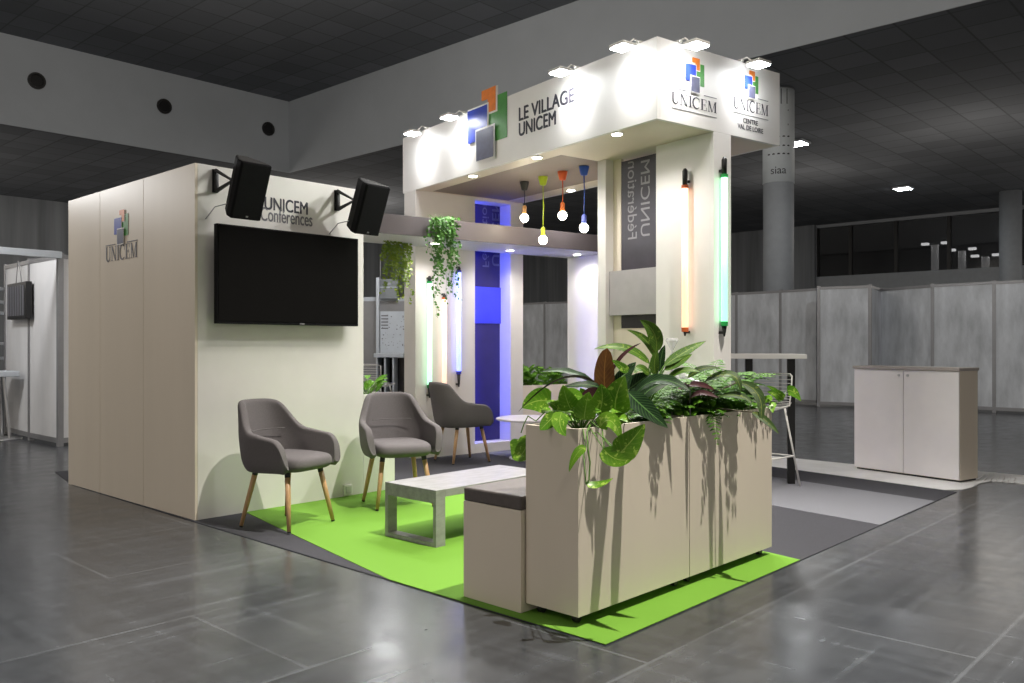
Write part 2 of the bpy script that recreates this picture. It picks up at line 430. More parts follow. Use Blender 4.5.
# ------------------------------------------------------------------ the hall (frame H: p to the right-back, q to the left-back)
LOW, HIGH = 6.9, 9.24
PC, QC = 15.6, 24.5      # inner corner of the raised coffer
PW, QW = 39.6, 36.2      # far walls
struct('floor', MB().box(-45,PW+1,-30,QW+1,-.2,0), M['floor'], rz=47.2)
mb=MB(); mb.box(PC+.031,PW+1,-30,QW+1,LOW,LOW+.2); mb.box(-45,PC+.031,QC+.031,QW+1,LOW,LOW+.2)
struct('ceiling', mb, M['ceil'], rz=47.2)
struct('ceiling', MB().box(-45,PC+.3,-30,QC+.3,HIGH,HIGH+.2), M['ceil'], rz=47.2)
struct('trim_1', MB().box(-45,PC+.03,QC,QC+.03,LOW-.005,HIGH), M['hallgrey'], rz=47.2)
struct('trim_2', MB().box(PC,PC+.03,-30,QC,LOW-.005,HIGH), M['hallgrey'], rz=47.2)
struct('wall_back', MB().box(-45,PW+.3,QW,QW+.3,0,LOW), M['darkwall'], rz=47.2)
# right far wall: light base, a row of dark windows, dark return at its left end
q_a=hit(H,'u',PW,816.6,250)[1]; zb=hit(H,'u',PW,816.6,277)[2]
struct('wall_right', MB().box(PW,PW+.3,-30,QW,0,zb).box(PW,PW+.3,-30,QW,LOW-.14,LOW).box(PW-.05,PW+.3,q_a,QW,0,LOW), M['lightwall'], rz=47.2)
struct('wall_far', MB().box(PW-.25,PW-.05,q_a,QW,0,LOW), M['darkwall'], rz=47.2)
M['winglass']=glassy('dark_window_pane',(.02,.02,.022),.1,.45)
struct('added_window_backing', MB().box(PW+4,PW+4.2,-30,QW,0,5.9), M['darkwall'], rz=47.2)
struct('added_window_backing', MB().box(PW+3.9,PW+4.2,-30,QW,5.91,LOW+1), M['lightwall'], rz=47.2)  # added backing; its paler top imitates the lighter upper half of the panes
for x,y0,y1,l in ((935,245,271,'leftmost and tallest lamp reflection in the upper right windows'),(962,251,270,'second lamp reflection in the upper right windows'),(985.5,257,268,'third lamp reflection in the upper right windows')):
    hh=hit(H,'u',PW+2,x,y0); h2=hit(H,'u',PW+2,x,y1+3); p=W(H,PW+2,hh.y)  # reflections in the panes, shaped as glowing poles behind the glass
    t=thing('window_reflection',l,'window reflection',(p.x,p.y,h2.z),47.2,'lamp reflections in the upper windows')
    obj('reflection_shaft',MB().lathe([(.16,0),(.16,hh.z-h2.z)],n=16),M['pil'],t,smooth=True)
    for s_ in (-.3,.3): obj('lamp_head',MB().box(-.12,.12,s_*1.4-.14,s_*1.4+.14,hh.z-h2.z+.02,hh.z-h2.z+.12),M['refl_top'],t)  # bright tops of the lamp reflections, no real lamp heads
qs=[hit(H,'u',PW,x,240)[1] for x in (816.6,850,895.5,948.5,1010,1100,1200)]
for i in range(6):
    w=tag(obj('window_%d'%(i+1), MB().box(PW+.12,PW+.16,qs[i+1],qs[i],zb,LOW-.12), M['winglass'], rot=(0,0,R(47.2))), kind='structure')
    obj('window_frame', MB().box(PW+.02,PW+.2,qs[i]-.07,qs[i]+.07,zb,LOW-.12), M['mull'], w)
# three cable holes in the bulkhead
for x,y,l in ((36.5,81,'leftmost of the three round dark openings in the grey bulkhead'),(164,106.5,'middle one of the three round dark openings in the grey bulkhead'),(268,129,'rightmost round dark opening in the grey bulkhead, nearest its corner')):
    h=hit(H,'v',QC,x,y)
    t=thing('air_nozzle', l, 'air vent', W(H,h.x,QC,h.z), 47.2, 'round openings in the bulkhead')
    ring=MB()
    n=24; vs=[];fs=[]
    for k in range(n):
        a=2*math.pi*k/n
        for r,yy in ((.22,-.0),(.22,-.05),(.17,-.05),(.15,-.005)): vs.append((r*math.cos(a),yy,r*math.sin(a)))
    for k in range(n):
        for j in range(3): fs.append((k*4+j,((k+1)%n)*4+j,((k+1)%n)*4+j+1,k*4+j+1))
    ring.add(vs,fs); obj('nozzle_ring',ring,M['mull'],t)
    d=MB(); d.add([(.19*math.cos(2*math.pi*k/n),-.012,.19*math.sin(2*math.pi*k/n)) for k in range(n)],[tuple(range(n))]); obj('opening',d,M['black'],t)
# ceiling lamps in view
for x,y,l in ((903,187,'small lit recessed lamp in the dark ceiling above the right windows'),(796.5,141.5,'small lit ceiling lamp beside the round column')):
    Y=F0*(LOW-CH)/(HZ-y); p=at(x,y,Y)
    t=thing('ceiling_lamp', l, 'ceiling lamp', (p.x,p.y,LOW), 47.2, 'hall ceiling lamps')
    obj('lamp_rim', MB().box(-.3,.3,-.3,.3,-.07,-.002), M['hallgrey'], t, bevel=.02)
    obj('lens', MB().box(-.24,.24,-.24,.24,-.085,-.07), M['lens'], t)
# round columns
def column(x,w,Y,band,label):
    c=at(x,300,Y); r=w/F0*Y/2
    t=thing('round_column',label,'column',(c.x,c.y,0))
    obj('shaft', MB().lathe([(r,0),(r,LOW-.01)],n=40), M['column'], t, smooth=True)
    if band:
        z0=CH+(HZ-184)/F0*Y; z1=CH+(HZ-92)/F0*Y
        obj('banner_wrap', MB().lathe([(r+.012,z0),(r+.012,z1)],n=40), M['banner'], t, smooth=True)
        sc=Y/F0; rr=r+.014
        dn=Vector((c.x,c.y,0)).normalized(); X=Vector((dn.y,-dn.x,0))  # across the column as seen from the aisle
        zz=lambda y: CH+(HZ-y)*sc
        text_obj('banner_lettering','siaa',15*sc,7*sc,M['ink'],t,(0,0,zz(176.5)),X,wrap=rr,bold=0)
        for k,y in enumerate((157,149,140)):
            mb=MB()
            for j in range(5):
                x0=(-11+j*4.9)*sc
                place_flat(mb,[(x0,-.5*sc),(x0+2.6*sc,-.5*sc),(x0+2.6*sc,.5*sc),(x0+1.2*sc,1.0*sc),(x0,.3*sc)],[(0,1,2,3,4)],(0,0,zz(y)),X,(0,0,1),.002,rr)
            obj('banner_arrows',mb,M['ink'],t)
        mb=MB(); place_flat(mb,[(2*sc,0),(9*sc,0),(9*sc,15*sc),(2*sc,15*sc)],[(0,1,2,3)],(0,0,zz(108)),X,(0,0,1),.002,rr)
        obj('banner_picture',mb,M['midgrey'],t)
        for y in (115,129):
            mb=MB(); place_flat(mb,[(0,0),(10*sc,0),(10*sc,1.6*sc),(0,1.6*sc)],[(0,1,2,3)],(0,0,zz(y)),X,(0,0,1),.002,rr); obj('banner_line',mb,M['ink'],t)
    return t
column(778.5,29.5,19,True,'round grey column with a pale printed banner wrapped round its top')
column(1010.5,20,31.5,False,'round grey column in front of the far right windows')

# grey partition walls on the right and behind the stand
def panel(p0,p1,label,h0=0.04,h1=2.33,group='felt partition panels',post=True,m='part'):
    p0=Vector((p0[0],p0[1],0)); p1=Vector((p1[0],p1[1],0)); d=p1-p0; L=d.length; a=math.degrees(math.atan2(d.y,d.x))
    t=thing('partition_panel',label,'partition',p0,a,group)
    obj('panel_board',MB().box(.03,L-.03,-.02,.02,h0+.06,h1-.05),M[m],t)
    obj('panel_rail',MB().box(.03,L-.03,-.028,.028,h1-.05,h1),M['alu'],t); obj('panel_rail',MB().box(.03,L-.03,-.028,.028,h0,h0+.06),M['alu'],t)
    if post: obj('panel_post',MB().box(-.03,.03,-.03,.03,0,h1+.02),M['alu'],t)
    return t
line=[(470,24),(500,23.2),(545,22.5),(590,21.6),(640,20.6),(690,19.5),(737,18.4),(781,17.6),(818,16.9)]
for i in range(len(line)-1):
    a=at(line[i][0],300,line[i][1]); b=at(line[i+1][0],300,line[i+1][1])
    lab=['grey partition seen through the window gap behind the tower, left half','grey partition behind the leftmost gap of the tower back','grey partition seen through the window gap behind the tower, right half','grey partition hidden mostly by the tower post','grey partition behind the glazed closet of the tower','grey partition behind the tower wall with the light tubes','grey partition panel directly behind the bar table','grey partition between bar table and the column'][i]
    panel(a,b,lab)
ln2=[(818.6,16.85),(870,16.4)]
panel(at(819,300,16.6),at(870,300,16.1),'grey partition panel set forward, left of the white cabinet')
panel(at(870,300,16.1),at(880.5,300,17.1),'narrow return panel of the partition above the white cabinet')
ln3=[(880.5,17.1),(933,15.9),(994.5,15.1),(1060,14.4)]
for i,l in enumerate(('grey partition panel directly behind the white cabinet','wide grey partition panel to the right of the white cabinet','grey partition panel at the right edge of the photo')):
    panel(at(ln3[i][0],300,ln3[i][1]),at(ln3[i+1][0],300,ln3[i+1][1]),l)
# left partitions
la=[(7,11.5),(31,10.72),(60,10.06)]
def wpan(a,b,l): return panel(at(a[0],300,a[1]),at(b[0],300,b[1]),l,h1=2.27,group='pale booth partitions',m='wpart')
M['wpart']=mat('pale_partition',(.72,.72,.73),.5,var=.1,nscale=2,stretch=(1,1,.3))
wpan(la[0],la[1],'pale partition carrying the dark monitor at the left edge')
wpan(la[1],la[2],'pale partition just left of the white booth')
wpan(la[2],(82,10.25),'sliver of pale partition touching the white booth edge')
a=at(-45,250,9.2); b=at(61,255,10.04)
t=thing('header_beam','white header beam above the pale partitions at the left edge','beam',(a.x,a.y,0),math.degrees(math.atan2(b.y-a.y,b.x-a.x)))
obj('beam_bar',MB().box(0,(b-a).length,-.03,.03,2.22,2.30),M['lab'],t,bevel=.004)
obj('end_post',MB().box(.0,.06,-.03,.03,0,2.22),M['alu'],t)
# monitor on the left partition
p0=at(14,300,11.15); p1=at(33,300,10.55); d=(p1-p0); dd=Vector((d.x,d.y,0)); L=dd.length; n=Vector((dd.y,-dd.x,0)).normalized()
t=thing('wall_monitor','dark monitor hung by wires on the pale left partition','monitor',(p0.x+n.x*.05,p0.y+n.y*.05,1.45),math.degrees(math.atan2(dd.y,dd.x)))
obj('monitor_case',MB().box(0,L,-.03,.04,.08,.54),M['black'],t,bevel=.006)
mb=MB()
for k in range(7): mb.box(.04+k*(L-.08)/7,.04+(k+.5)*(L-.08)/7,-.034,-.03,.12,.5)
obj('screen_image',mb,M['inkl'],t)
obj('hanging_wire',MB().tube([(L*.35,0,.54),(L*.45,0,.82)],.006,5).tube([(L*.65,0,.54),(L*.5,0,.82)],.006,5),M['alu'],t)
# counter and shelves at the very left edge
p=ground(-6,440); 
t=thing('high_counter','white high table with chrome legs at the left edge','table',(p.x,p.y,0),45)
obj('counter_top',MB().box(-.5,.24,-.2,.35,.80,.87),M['lab'],t,bevel=.01)
for sx,sy in ((-.4,-.1),(.15,-.1),(.15,.25)): obj('leg',MB().tube([(sx*.6,sy*.6,.8),(sx,sy,.02)],.02,8),M['steel'],t)
obj('foot_ring',MB().tube([(-.3+.34*math.cos(k*math.pi/10),.05+.25*math.sin(k*math.pi/10),.22) for k in range(21)],.014,6),M['steel'],t)
obj('base_plate',MB().lathe([(.28,0),(.28,.015),(.05,.03)],(.05,.05,0)),M['steel'],t,smooth=True)
t=thing('shelf_rack','white slatted shelf rack at the left edge','shelf',at(-14,300,11.6)*1,10); t.location.z=0
for z in (1.0,1.2,1.62,1.77,1.95): obj('shelf_board',MB().box(-.5,.2,-.2,.2,z,z+.04),M['lab'],t)
obj('rack_upright',MB().box(.18,.2,-.2,-.18,0,2.0),M['lab'],t); obj('rack_upright',MB().box(-.5,-.48,-.2,-.18,0,2.0),M['lab'],t)

# neighbouring stand seen through the gap between booth and tower
Y=12.5; s=Y/F0; g=lambda x,y: at(x,y,Y)
def flat(name,x0,x1,y0,y1,m,label=None,cat=None,dy=0,th=.03,parent=None):
    a=g(x0,y1); b=g(x1,y0)
    o=obj(name,MB().box(a.x,b.x,Y+dy,Y+dy+th,a.z,b.z),m,parent)
    if label: tag(o,label,cat)
    return o
t=thing('neighbour_wall','grey back wall of the neighbouring stand seen left of the tower','wall panel',(g(390,350).x,Y+.3,0))
obj('wall_board',MB().box(-.75,.75,0,.06,0,1.86),M['alu'],t); obj('wall_rail',MB().box(-.75,.75,-.01,.07,1.86,1.92),M['lab'],t)
t=thing('sign_board','dark grey hanging sign with pale lettering behind the gap','sign',(g(386,288).x,Y+.2,g(386,288).z))
obj('sign_panel',MB().box(-10*s,10*s,0,.05,-10*s,10*s),M['midgrey'],t,bevel=.003)
text_obj('sign_lettering','SIAA',6*s,2.6*s,M['lab'],t,(-3*s,-.001,4*s),(1,0,0)); obj('sign_underline',MB().box(-9*s,9*s,-.004,0,1.2*s,2.2*s),M['lab'],t)
obj('hanger',MB().tube([(-8*s,.02,10*s),(-8*s,.02,30*s)],.006,5),M['alu'],t); obj('hanger',MB().tube([(8*s,.02,10*s),(8*s,.02,30*s)],.006,5),M['alu'],t)
t=thing('upright_post','pale upright post beside the printed map board','post',(g(376.5,350).x,Y+.1,0))
obj('post_shaft',MB().box(-1.6*s,1.6*s,0,.06,0,g(376,277).z),M['lab'],t,bevel=.004)
t=thing('map_board','white printed board covered in small dark diagrams','poster',(g(390,350).x,Y+.12,g(390,353).z))
hw=14*s; hh=42*s
obj('board',MB().box(-11*s,16*s,0,.03,0,hh),M['lab'],t)
mb=MB(); rr=random.Random(4)
for k in range(5): mb.box(-10*s,-3*s,-.003,0,(37-k*3.2)*s,(38.2-k*3.2)*s)
for k in range(46):
    x=rr.uniform(-10,14)*s; z=rr.uniform(4,38)*s; w=rr.uniform(.3,1.3)*s; h=rr.uniform(.2,1.3)*s; mb.box(x,x+w,-.003,0,z,z+h)
obj('printed_diagrams',mb,M['inkl'],t)
t=thing('display_counter','white counter with open dark front below the map board','counter',(g(390,350).x,Y-.1,0))
obj('counter_top',MB().box(-12*s,17*s,-.3,.2,g(1,357).z,g(1,353).z),M['lab'],t,bevel=.004)
for x in (-10,-2,6): obj('counter_side',MB().box(x*s,(x+1.5)*s,-.28,.18,0,g(1,357).z),M['lab'],t)
obj('counter_back',MB().box(-10*s,16*s,.12,.15,0,g(1,358).z),M['hallwin'],t)

# ------------------------------------------------------------------ stand flooring (frame T)
def tl(x,y):
    p=loc_of(T,ground(x,y)); return (p.x,p.y)
G0=tl(605.6,645.9); GL=tl(197.6,523); GR=tl(962,490)
bx=loc_of(T,W(B,0,2.2)); BL=(bx.x,bx.y)
ul=(tl(243,514)[0]+tl(396.8,581)[0])/2; ur=(tl(801,561)[0]+tl(766,553)[0])/2
u1=(tl(772,506.6)[0]+tl(884,526)[0])/2; u2=(tl(772,477.4)[0]+tl(939.7,502.4)[0])/2; u3=(tl(772,467)[0]+tl(945,490.5)[0])/2
vr=lambda u:G0[1]+(u-G0[0])*(GR[1]-G0[1])/(GR[0]-G0[0])
vl=lambda u:G0[1]+(u-G0[0])*(GL[1]-G0[1])/(GL[0]-G0[0])
VF=4.7
TT=(T[0].x,T[0].y,0)
def carpet(name,poly,z0,z1,m,label):
    o=obj(name,MB().prism(poly,z0,z1),m,None,TT,(0,0,R(36.2))); tag(o,label,'carpet'); return o
carpet('charcoal_carpet',[G0,(u3,vr(u3)),(u3,VF),(BL[0],VF),BL,GL],.0005,.004,M['cdark'],'charcoal carpet covering the whole stand floor under booth and tower')
gl=tl(395.6,489.4)
carpet('lime_green_carpet',[G0,(ur,vr(ur)),(ur,gl[1]),gl,(ul,gl[1]),(ul,vl(ul))],.004,.007,M['cgreen'],'lime green carpet area under the coffee table and planters')
carpet('light_grey_carpet',[(u1,vr(u1)),(u2,vr(u2)),(u2,VF),(u1,VF)],.004,.007,M['clight'],'light grey carpet stripe under the bar table')
pp=[ground(*q) for q in ((680,449),(772,456.6),(855,465),(905,468),(978.5,472),(1090,482),(1090,497),(1024,484.5),(992,481.6),(980,484),(972,488),(962,490.2),(945,490.4),(772,467),(680,457))]
o=obj('pale_walkway_strip',MB().prism([(q.x,q.y) for q in pp],.001,.0075),M['path']); tag(o,'pale smooth floor strip running under the white cabinet','floor covering')
t=thing('drain_grating','ribbed pale floor grating right of the white cabinet','grating',(0,0,0))
for k in range(7):
    a=ground(984+k*5.2,474+k*.6,.012); b=ground(978+k*6.0,479.5+k*.5,.012)
    obj('rib',MB().tube([a,b],.005,4),M['wire'],t)
# ------------------------------------------------------------------ storage booth (frame B)
HB=2.443; BT=(B[0].x,B[0].y,0)
LB=1.423; DB=2.275
booth=thing('conference_booth','white walled storage booth with the big screen on its right face','booth',BT,47.2)
p1=.80
mb=MB().box(0,.02,.0,p1-.002,.0,HB); obj('side_panel',mb,M['panel'],booth,bevel=.0015)
mb=MB().box(0,.02,p1+.002,p1*2-.002,.0,HB); obj('side_panel',mb,M['panel'],booth,bevel=.0015)
mb=MB().box(0,.02,p1*2+.002,DB,.0,HB); obj('side_panel',mb,M['panel'],booth,bevel=.0015)
obj('front_panel',MB().box(.021,LB,0,.04,0,HB),M['offwhite'],booth,bevel=.0015)
obj('end_panel',MB().box(LB-.04,LB,.041,DB,0,HB),M['panel'],booth,bevel=.0015)
obj('back_panel',MB().box(.021,LB-.041,DB-.04,DB,0,HB),M['panel'],booth)
def bl(x,y): return hit(B,'u',0,x,y)
def bf(x,y): return hit(B,'v',0,x,y)
a=bl(106,262); b=bl(137.5,258); c=bl(107,250)
serif_word('wordmark',abs(a.y-b.y),.115,M['inkl'],booth,(-.001,a.y,a.z+.0),(0,-1,0))
l0=bl(115,238); l1=bl(128.5,228); lt=bl(124,209)
logo(booth,(-.001,l0.y,bl(120,244).z),(0,-1,0),abs(l0.y-l1.y),bl(124,209.5).z-bl(120,244).z,.0015)
z=bl(120,243).z
obj('logo_line',MB().box(-.003,0,a.y-.18,a.y,z-.006,z),M['inkl'],booth); obj('logo_line',MB().box(-.003,0,b.y,b.y+.18,z-.006,z),M['inkl'],booth)
a=bf(264.4,210.2); b=bf(307.2,212.5)
text_obj('wordmark','UNICEM',b.x-a.x,.092,M['ink'],booth,(a.x,-.001,bf(264.4,209.3).z),(1,0,0),bold=2)
a2=bf(260.5,221); b2=bf(312,221)
text_obj('lettering','Conférences',b2.x-a2.x,.10,M['inkl'],booth,(a2.x,-.001,bf(260.5,219.8).z-.005),(1,0,0),bold=1)
s=bf(347,485)
o=thing('wall_socket','small pale wall socket low on the booth wall','socket',W(B,s.x,0,s.z-.035),47.2)
obj('socket_plate',MB().box(-.04,.04,-.02,-.001,-.04,.04),M['socketw'],o,bevel=.004); obj('socket_rocker',MB().box(-.028,.028,-.026,-.02,-.028,.028),M['sock'],o,bevel=.003)
# television
TD=-.11
tlc=hit(B,'v',TD,217,223); brc=hit(B,'v',TD,358.3,325); 
zt=tlc.z; zbm=hit(B,'v',TD,218,323.5).z
tv=thing('television','large flat black television on the booth wall','television',W(B,tlc.x,0,zbm),47.2)
w=brc.x-tlc.x; h=zt-zbm
print('TV size',w,h)
obj('case',MB().box(0,w,TD,TD+.045,0,h),M['matt'],tv,bevel=.004)
obj('screen',MB().box(.012,w-.012,TD-.003,TD,.02,h-.012),M['screen'],tv)
obj('wall_bracket',MB().box(w/2-.25,w/2+.25,TD+.046,-.001,h/2-.15,h/2+.15),M['blackmetal'],tv)
obj('infrared_eye',MB().box(w*.55,w*.55+.04,TD-.006,TD,.004,.014),M['alu'],tv)
# loudspeakers
def speaker(x,y,label):
    c=hit(B,'v',-.28,x,y)
    t=thing('loudspeaker',label,'loudspeaker',W(B,c.x,-.28,c.z),47.2,'tilted black loudspeakers above the television')
    H_=.39; Wd=.225; D=.22; tilt=R(23)
    rot=Matrix.Rotation(tilt,3,'X')
    prof=[(-Wd/2,-D/2),(Wd/2,-D/2),(Wd/2-.0,-D/2+.06),(Wd/2-.07,D/2),(-Wd/2+.07,D/2),(-Wd/2,-D/2+.06)]
    def tr(mb):
        mb.v=[tuple(rot@Vector(v)) for v in mb.v]; return mb
    obj('cabinet',tr(MB().prism(prof,-H_/2,H_/2)),M['matt'],t,bevel=.012)
    obj('grille',tr(MB().box(-Wd/2+.006,Wd/2-.006,-D/2-.008,-D/2,-H_/2+.006,H_/2-.006)),M['grille'],t,bevel=.004)
    obj('badge',tr(MB().box(-.008,.008,-D/2-.011,-D/2-.008,-H_/2+.02,-H_/2+.03)),M['alu'],t)
    br=obj('wall_bracket',MB().tube([(-.06,.255,.0),(-.06,.255,.14),(-.04,.07,.05),(-.06,.255,.0)],.017,6).tube([(-.04,.07,.05),(-.01,.0,.03)],.02,8),M['blackmetal'],t)
    obj('wall_plate',MB().box(-.08,-.04,.266,.279,-.01,.15),M['blackmetal'],br)
    obj('cable',MB().tube([(-.05,.08,-.10),(-.10,.2,-.12),(-.13,.275,-.2)],.004,5),M['alu'],t)
    return t
speaker(243.5,187.5,'black tilted loudspeaker at the left above the television')
speaker(364.5,206.5,'black tilted loudspeaker at the right end above the television')
# low planting box that continues the booth wall
lw=thing('low_planting_box','low pale wall box that continues the booth wall behind the armchair','planter',W(B,LB+.002,0),47.2)
obj('box_body',MB().box(0,.32,0,.03,0,.80).box(0,.32,.27,.30,0,.80).box(0,.02,.03,.27,0,.80).box(.30,.32,.03,.27,0,.80),M['offwhite'],lw)
obj('soil',MB().box(.02,.30,.03,.27,.70,.76),M['soil'],lw)

# ------------------------------------------------------------------ tower (frame T)
ZB,ZT=2.832,3.425; VO,VI=3.76,3.49; UO=1.425
tower=thing('exhibition_tower','tall white exhibition tower with lettered fascia and light tubes','exhibition stand',TT,36.2)
def tp(name,mb,m,**k): return obj(name,mb,m,tower,**k)
tp('front_fascia',MB().box(0,.03,0,VO,ZB,ZT),M['white'],bevel=.001)
tp('end_fascia',MB().box(.031,UO-.001,0,.03,ZB,ZT),M['white'],bevel=.001)
tp('back_fascia',MB().box(UO-.03,UO,.031,VO,ZB,ZT),M['white'])
tp('far_fascia',MB().box(.031,UO-.031,VO-.03,VO,ZB,ZT),M['white'])
a=hit2=None
v1=1.315; us=.19; ub=1.19
tp('soffit',MB().box(.031,UO-.031,.031,v1,ZB,ZB+.02).box(.031,us,v1,VO-.031,ZB,ZB+.02).box(ub,UO-.031,v1,VO-.031,ZB,ZB+.02).box(us,ub,VI-.02,VO-.031,ZB,ZB+.02),M['panel'])
tp('ceiling_panel',MB().box(us,ub,v1,VI-.02,ZB+.003,ZB+.02),M['dimceil'])
zfx=lambda x,y: hit(T,'u',0,x,y)
rfx=lambda x,y: hit(T,'v',0,x,y)
# lettering on the fascia
a=zfx(519,124); b=zfx(574,100)
text_obj('lettering','LE VILLAGE',a.y-b.y,.115,M['ink'],tower,(-.001,a.y,zfx(519,121.5).z),(0,-1,0),bold=3)
a=zfx(519,140); b=zfx(555.5,130)
text_obj('lettering','UNICEM',a.y-b.y,.115,M['ink'],tower,(-.001,a.y,zfx(519,136.8).z),(0,-1,0),bold=3)
a=zfx(469,140); b=zfx(507.3,120); zlo=zfx(479.5,161.5).z; zhi=zfx(496,86).z
lg=logo(tower,(-.001,a.y,zlo),(0,-1,0),a.y-b.y,zhi-zlo,.004)
# end fascia logos
def endlogo(x0,x1,yb,xl0,xl1,yl0,yl1,yu0,sub):
    A=rfx(x0,yb); Bq=rfx(x1,yb)
    hgt=rfx(x0,yb-11.3).z-A.z
    serif_word('wordmark',Bq.x-A.x,hgt,M['ink'],tower,(A.x,-.001,A.z),(1,0,0))
    l0=rfx(xl0,yl1); l1=rfx(xl1,yl1)
    zl=rfx((xl0+xl1)/2,yl1).z; zh=rfx((xl0+xl1)/2,yl0).z
    logo(tower,(l0.x,-.001,zl),(1,0,0),l1.x-l0.x,zh-zl,.002)
    zu=rfx(x0,yu0).z
    obj('logo_line',MB().box(A.x,Bq.x,-.003,0,zu-.003,zu),M['inkl'],tower)
    obj('logo_line',MB().box(A.x,l0.x+.02,-.003,0,A.z+hgt*1.35,A.z+hgt*1.35+.004),M['inkl'],tower); obj('logo_line',MB().box(l1.x+.0,Bq.x,-.003,0,A.z+hgt*1.35,A.z+hgt*1.35+.004),M['inkl'],tower)
endlogo(671.5,716.5,102.7,685,704,58,92.5,107.2,None)
endlogo(733.3,768,107.7,743.8,758,71,98.5,111.5,None)
a=rfx(743,123); b=rfx(757.5,126)
text_obj('lettering','CENTRE',b.x-a.x,.037,M['ink'],tower,(a.x,-.001,rfx(743,122.6).z),(1,0,0),bold=2)
a=rfx(737.5,128); b=rfx(762.8,131)
text_obj('lettering','VAL DE LOIRE',b.x-a.x,.037,M['ink'],tower,(a.x,-.001,rfx(737.5,128).z),(1,0,0),bold=2)
# closet: wall with tubes, post, glazing
uw=hit(T,'v',0,713.8,300).x; uw2=hit(T,'v',0,731,300).x; vw=hit(T,'u',uw,656,250).y
vp0=hit(T,'u',uw,605.7,250).y; vp1=hit(T,'u',uw,597.6,250).y; up2=hit(T,'v',vp0,613.4,250).x
print('wall',uw,uw2,vw,'post',vp0,vp1,up2)
tp('tube_wall',MB().box(uw,uw2,.0305,vw,0,ZB-.001).box(uw,uw2,.0,.030,0,ZB-.001),M['white'],bevel=.001)
tp('corner_post',MB().box(uw,up2,vp0,vp1,0,ZB-.001),M['white'],bevel=.002)
vf=hit(T,'u',up2,621,250).y
tp('window_jamb',MB().box(up2,up2+.03,vf,vp1,0,ZB-.001),M['beam2'] if 'beam2' in M else M['panel'])
def glazing(fr_u,v0,v1_,z0,z1,parent,mdark): pass
M['filmdark']=mat('dark_printed_film',(.075,.07,.085),.32,var=.1)
M['filmdark'].node_tree.nodes['Principled BSDF'].inputs['Specular IOR Level'].default_value=.15
M['filmtext']=mat('pale_film_lettering',(.26,.25,.27),.4)
zband0,zband1=1.447,1.862
zglass=hit(T,'u',up2,640,328).z
tp('window_film',MB().box(up2+.005,up2+.012,vw-.05,vf,zglass,ZB-.03),M['filmdark'])
tp('window_sill_panel',MB().box(up2+.001,up2+.02,vw-.05,vf,0,zglass),M['panel'])
vb0=hit(T,'u',up2-.06,612.5,290).y
tp('cross_panel',MB().box(up2-.055,up2-.035,vw+.001,vp0-.002,hit(T,'u',up2-.06,640,314.5).z,hit(T,'u',up2-.06,640,268.5).z),M['crossp'] if 'crossp' in M else M['panel'],bevel=.002)
# mirrored upright lettering on the film (it is read from the other side)
def updecal(name,word,xr,xl,ylo,yhi,u,m,bold,par=tower,rev=False,fn=None):
    lo=fn((xl+xr)/2,ylo); hi=fn((xl+xr)/2,yhi); A=fn(xr,ylo); Bq=fn(xl,ylo)
    return lo,hi,A,Bq
f=lambda x,y: hit(T,'u',up2,x,y)
for word,xl,xr,y0,y1,bd in (('UNICEM',640.5,649.5,236,160,.008),('Fédération',627.5,636.5,239,161,0)):
    lo=f((xl+xr)/2,y0); hi=f((xl+xr)/2,y1); wv=abs(f(xl,200).y-f(xr,200).y); v_l=f(xl,200).y
    # text runs upwards; letter tops point to the right (mirrored)
    text_obj('film_lettering',word,hi.z-lo.z,wv,M['filmtext'],tower,(up2+.003,v_l,lo.z),(0,0,1),(0,-1,0),th=.001,bold=bd)
# far wall with the blue window, above and below the canopy
uwa=hit(T,'v',VI,475,300).x; uwb=hit(T,'v',VI,510.5,300).x; uwe=hit(T,'v',VI,523,300).x; ug=hit(T,'v',VI,567.5,300).x
ztop=hit(T,'v',VI,475,200).z; zbot=hit(T,'v',VI,475,443.7).z; print('bluewin',uwa,uwb,uwe,ug,ztop,zbot)
tp('far_wall',MB().box(0,uwa,VI,VO-.031,0,ZB-.001).box(uwb,uwe,VI,VO-.031,0,ZB-.001).box(uwa,uwb,VI,VO-.031,0,zbot).box(uwa,uwb,VI,VO-.031,ztop,ZB-.001),M['farwall'] if 'farwall' in M else M['white'],bevel=.001)
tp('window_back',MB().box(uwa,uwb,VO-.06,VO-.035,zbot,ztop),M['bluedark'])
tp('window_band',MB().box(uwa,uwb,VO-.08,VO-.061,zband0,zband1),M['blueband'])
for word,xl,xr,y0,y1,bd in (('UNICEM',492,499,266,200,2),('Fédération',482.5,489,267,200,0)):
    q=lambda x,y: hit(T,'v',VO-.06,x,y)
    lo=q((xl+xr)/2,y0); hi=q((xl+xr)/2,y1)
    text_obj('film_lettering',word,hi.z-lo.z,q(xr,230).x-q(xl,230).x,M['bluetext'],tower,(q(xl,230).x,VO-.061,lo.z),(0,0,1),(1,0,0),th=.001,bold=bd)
# canopy shelf running along the far wall, and its end wall and sill
ZC0,ZC1=2.238,2.422; vc=2.74; uc0=-1.42
tp('canopy_front',MB().box(uc0,ug+.02,vc,vc+.02,ZC0,ZC1),M['beam'],bevel=.001)
tp('canopy_soffit',MB().box(uc0,ug+.02,vc+.021,VI-.001,ZC0,ZC0+.02),M['white'])
tp('canopy_top',MB().box(uc0,ug+.02,vc+.021,VI-.001,ZC1-.02,ZC1),M['beam'])
tp('canopy_end_wall',MB().box(ug,ug+.03,vc+.0,VI-.001,0,ZC0-.001),M['white'],bevel=.001)
sill=hit(T,'v',VI,540,385).z; print('sill',sill)
tp('window_sill_wall',MB().box(uwe+.001,ug-.001,VI,VI+.03,0,sill).box(uwe+.001,ug-.001,VO-.061,VO-.031,0,sill).box(uwe+.001,ug-.001,VI+.03,VO-.061,sill-.12,sill-.1),M['panel'])
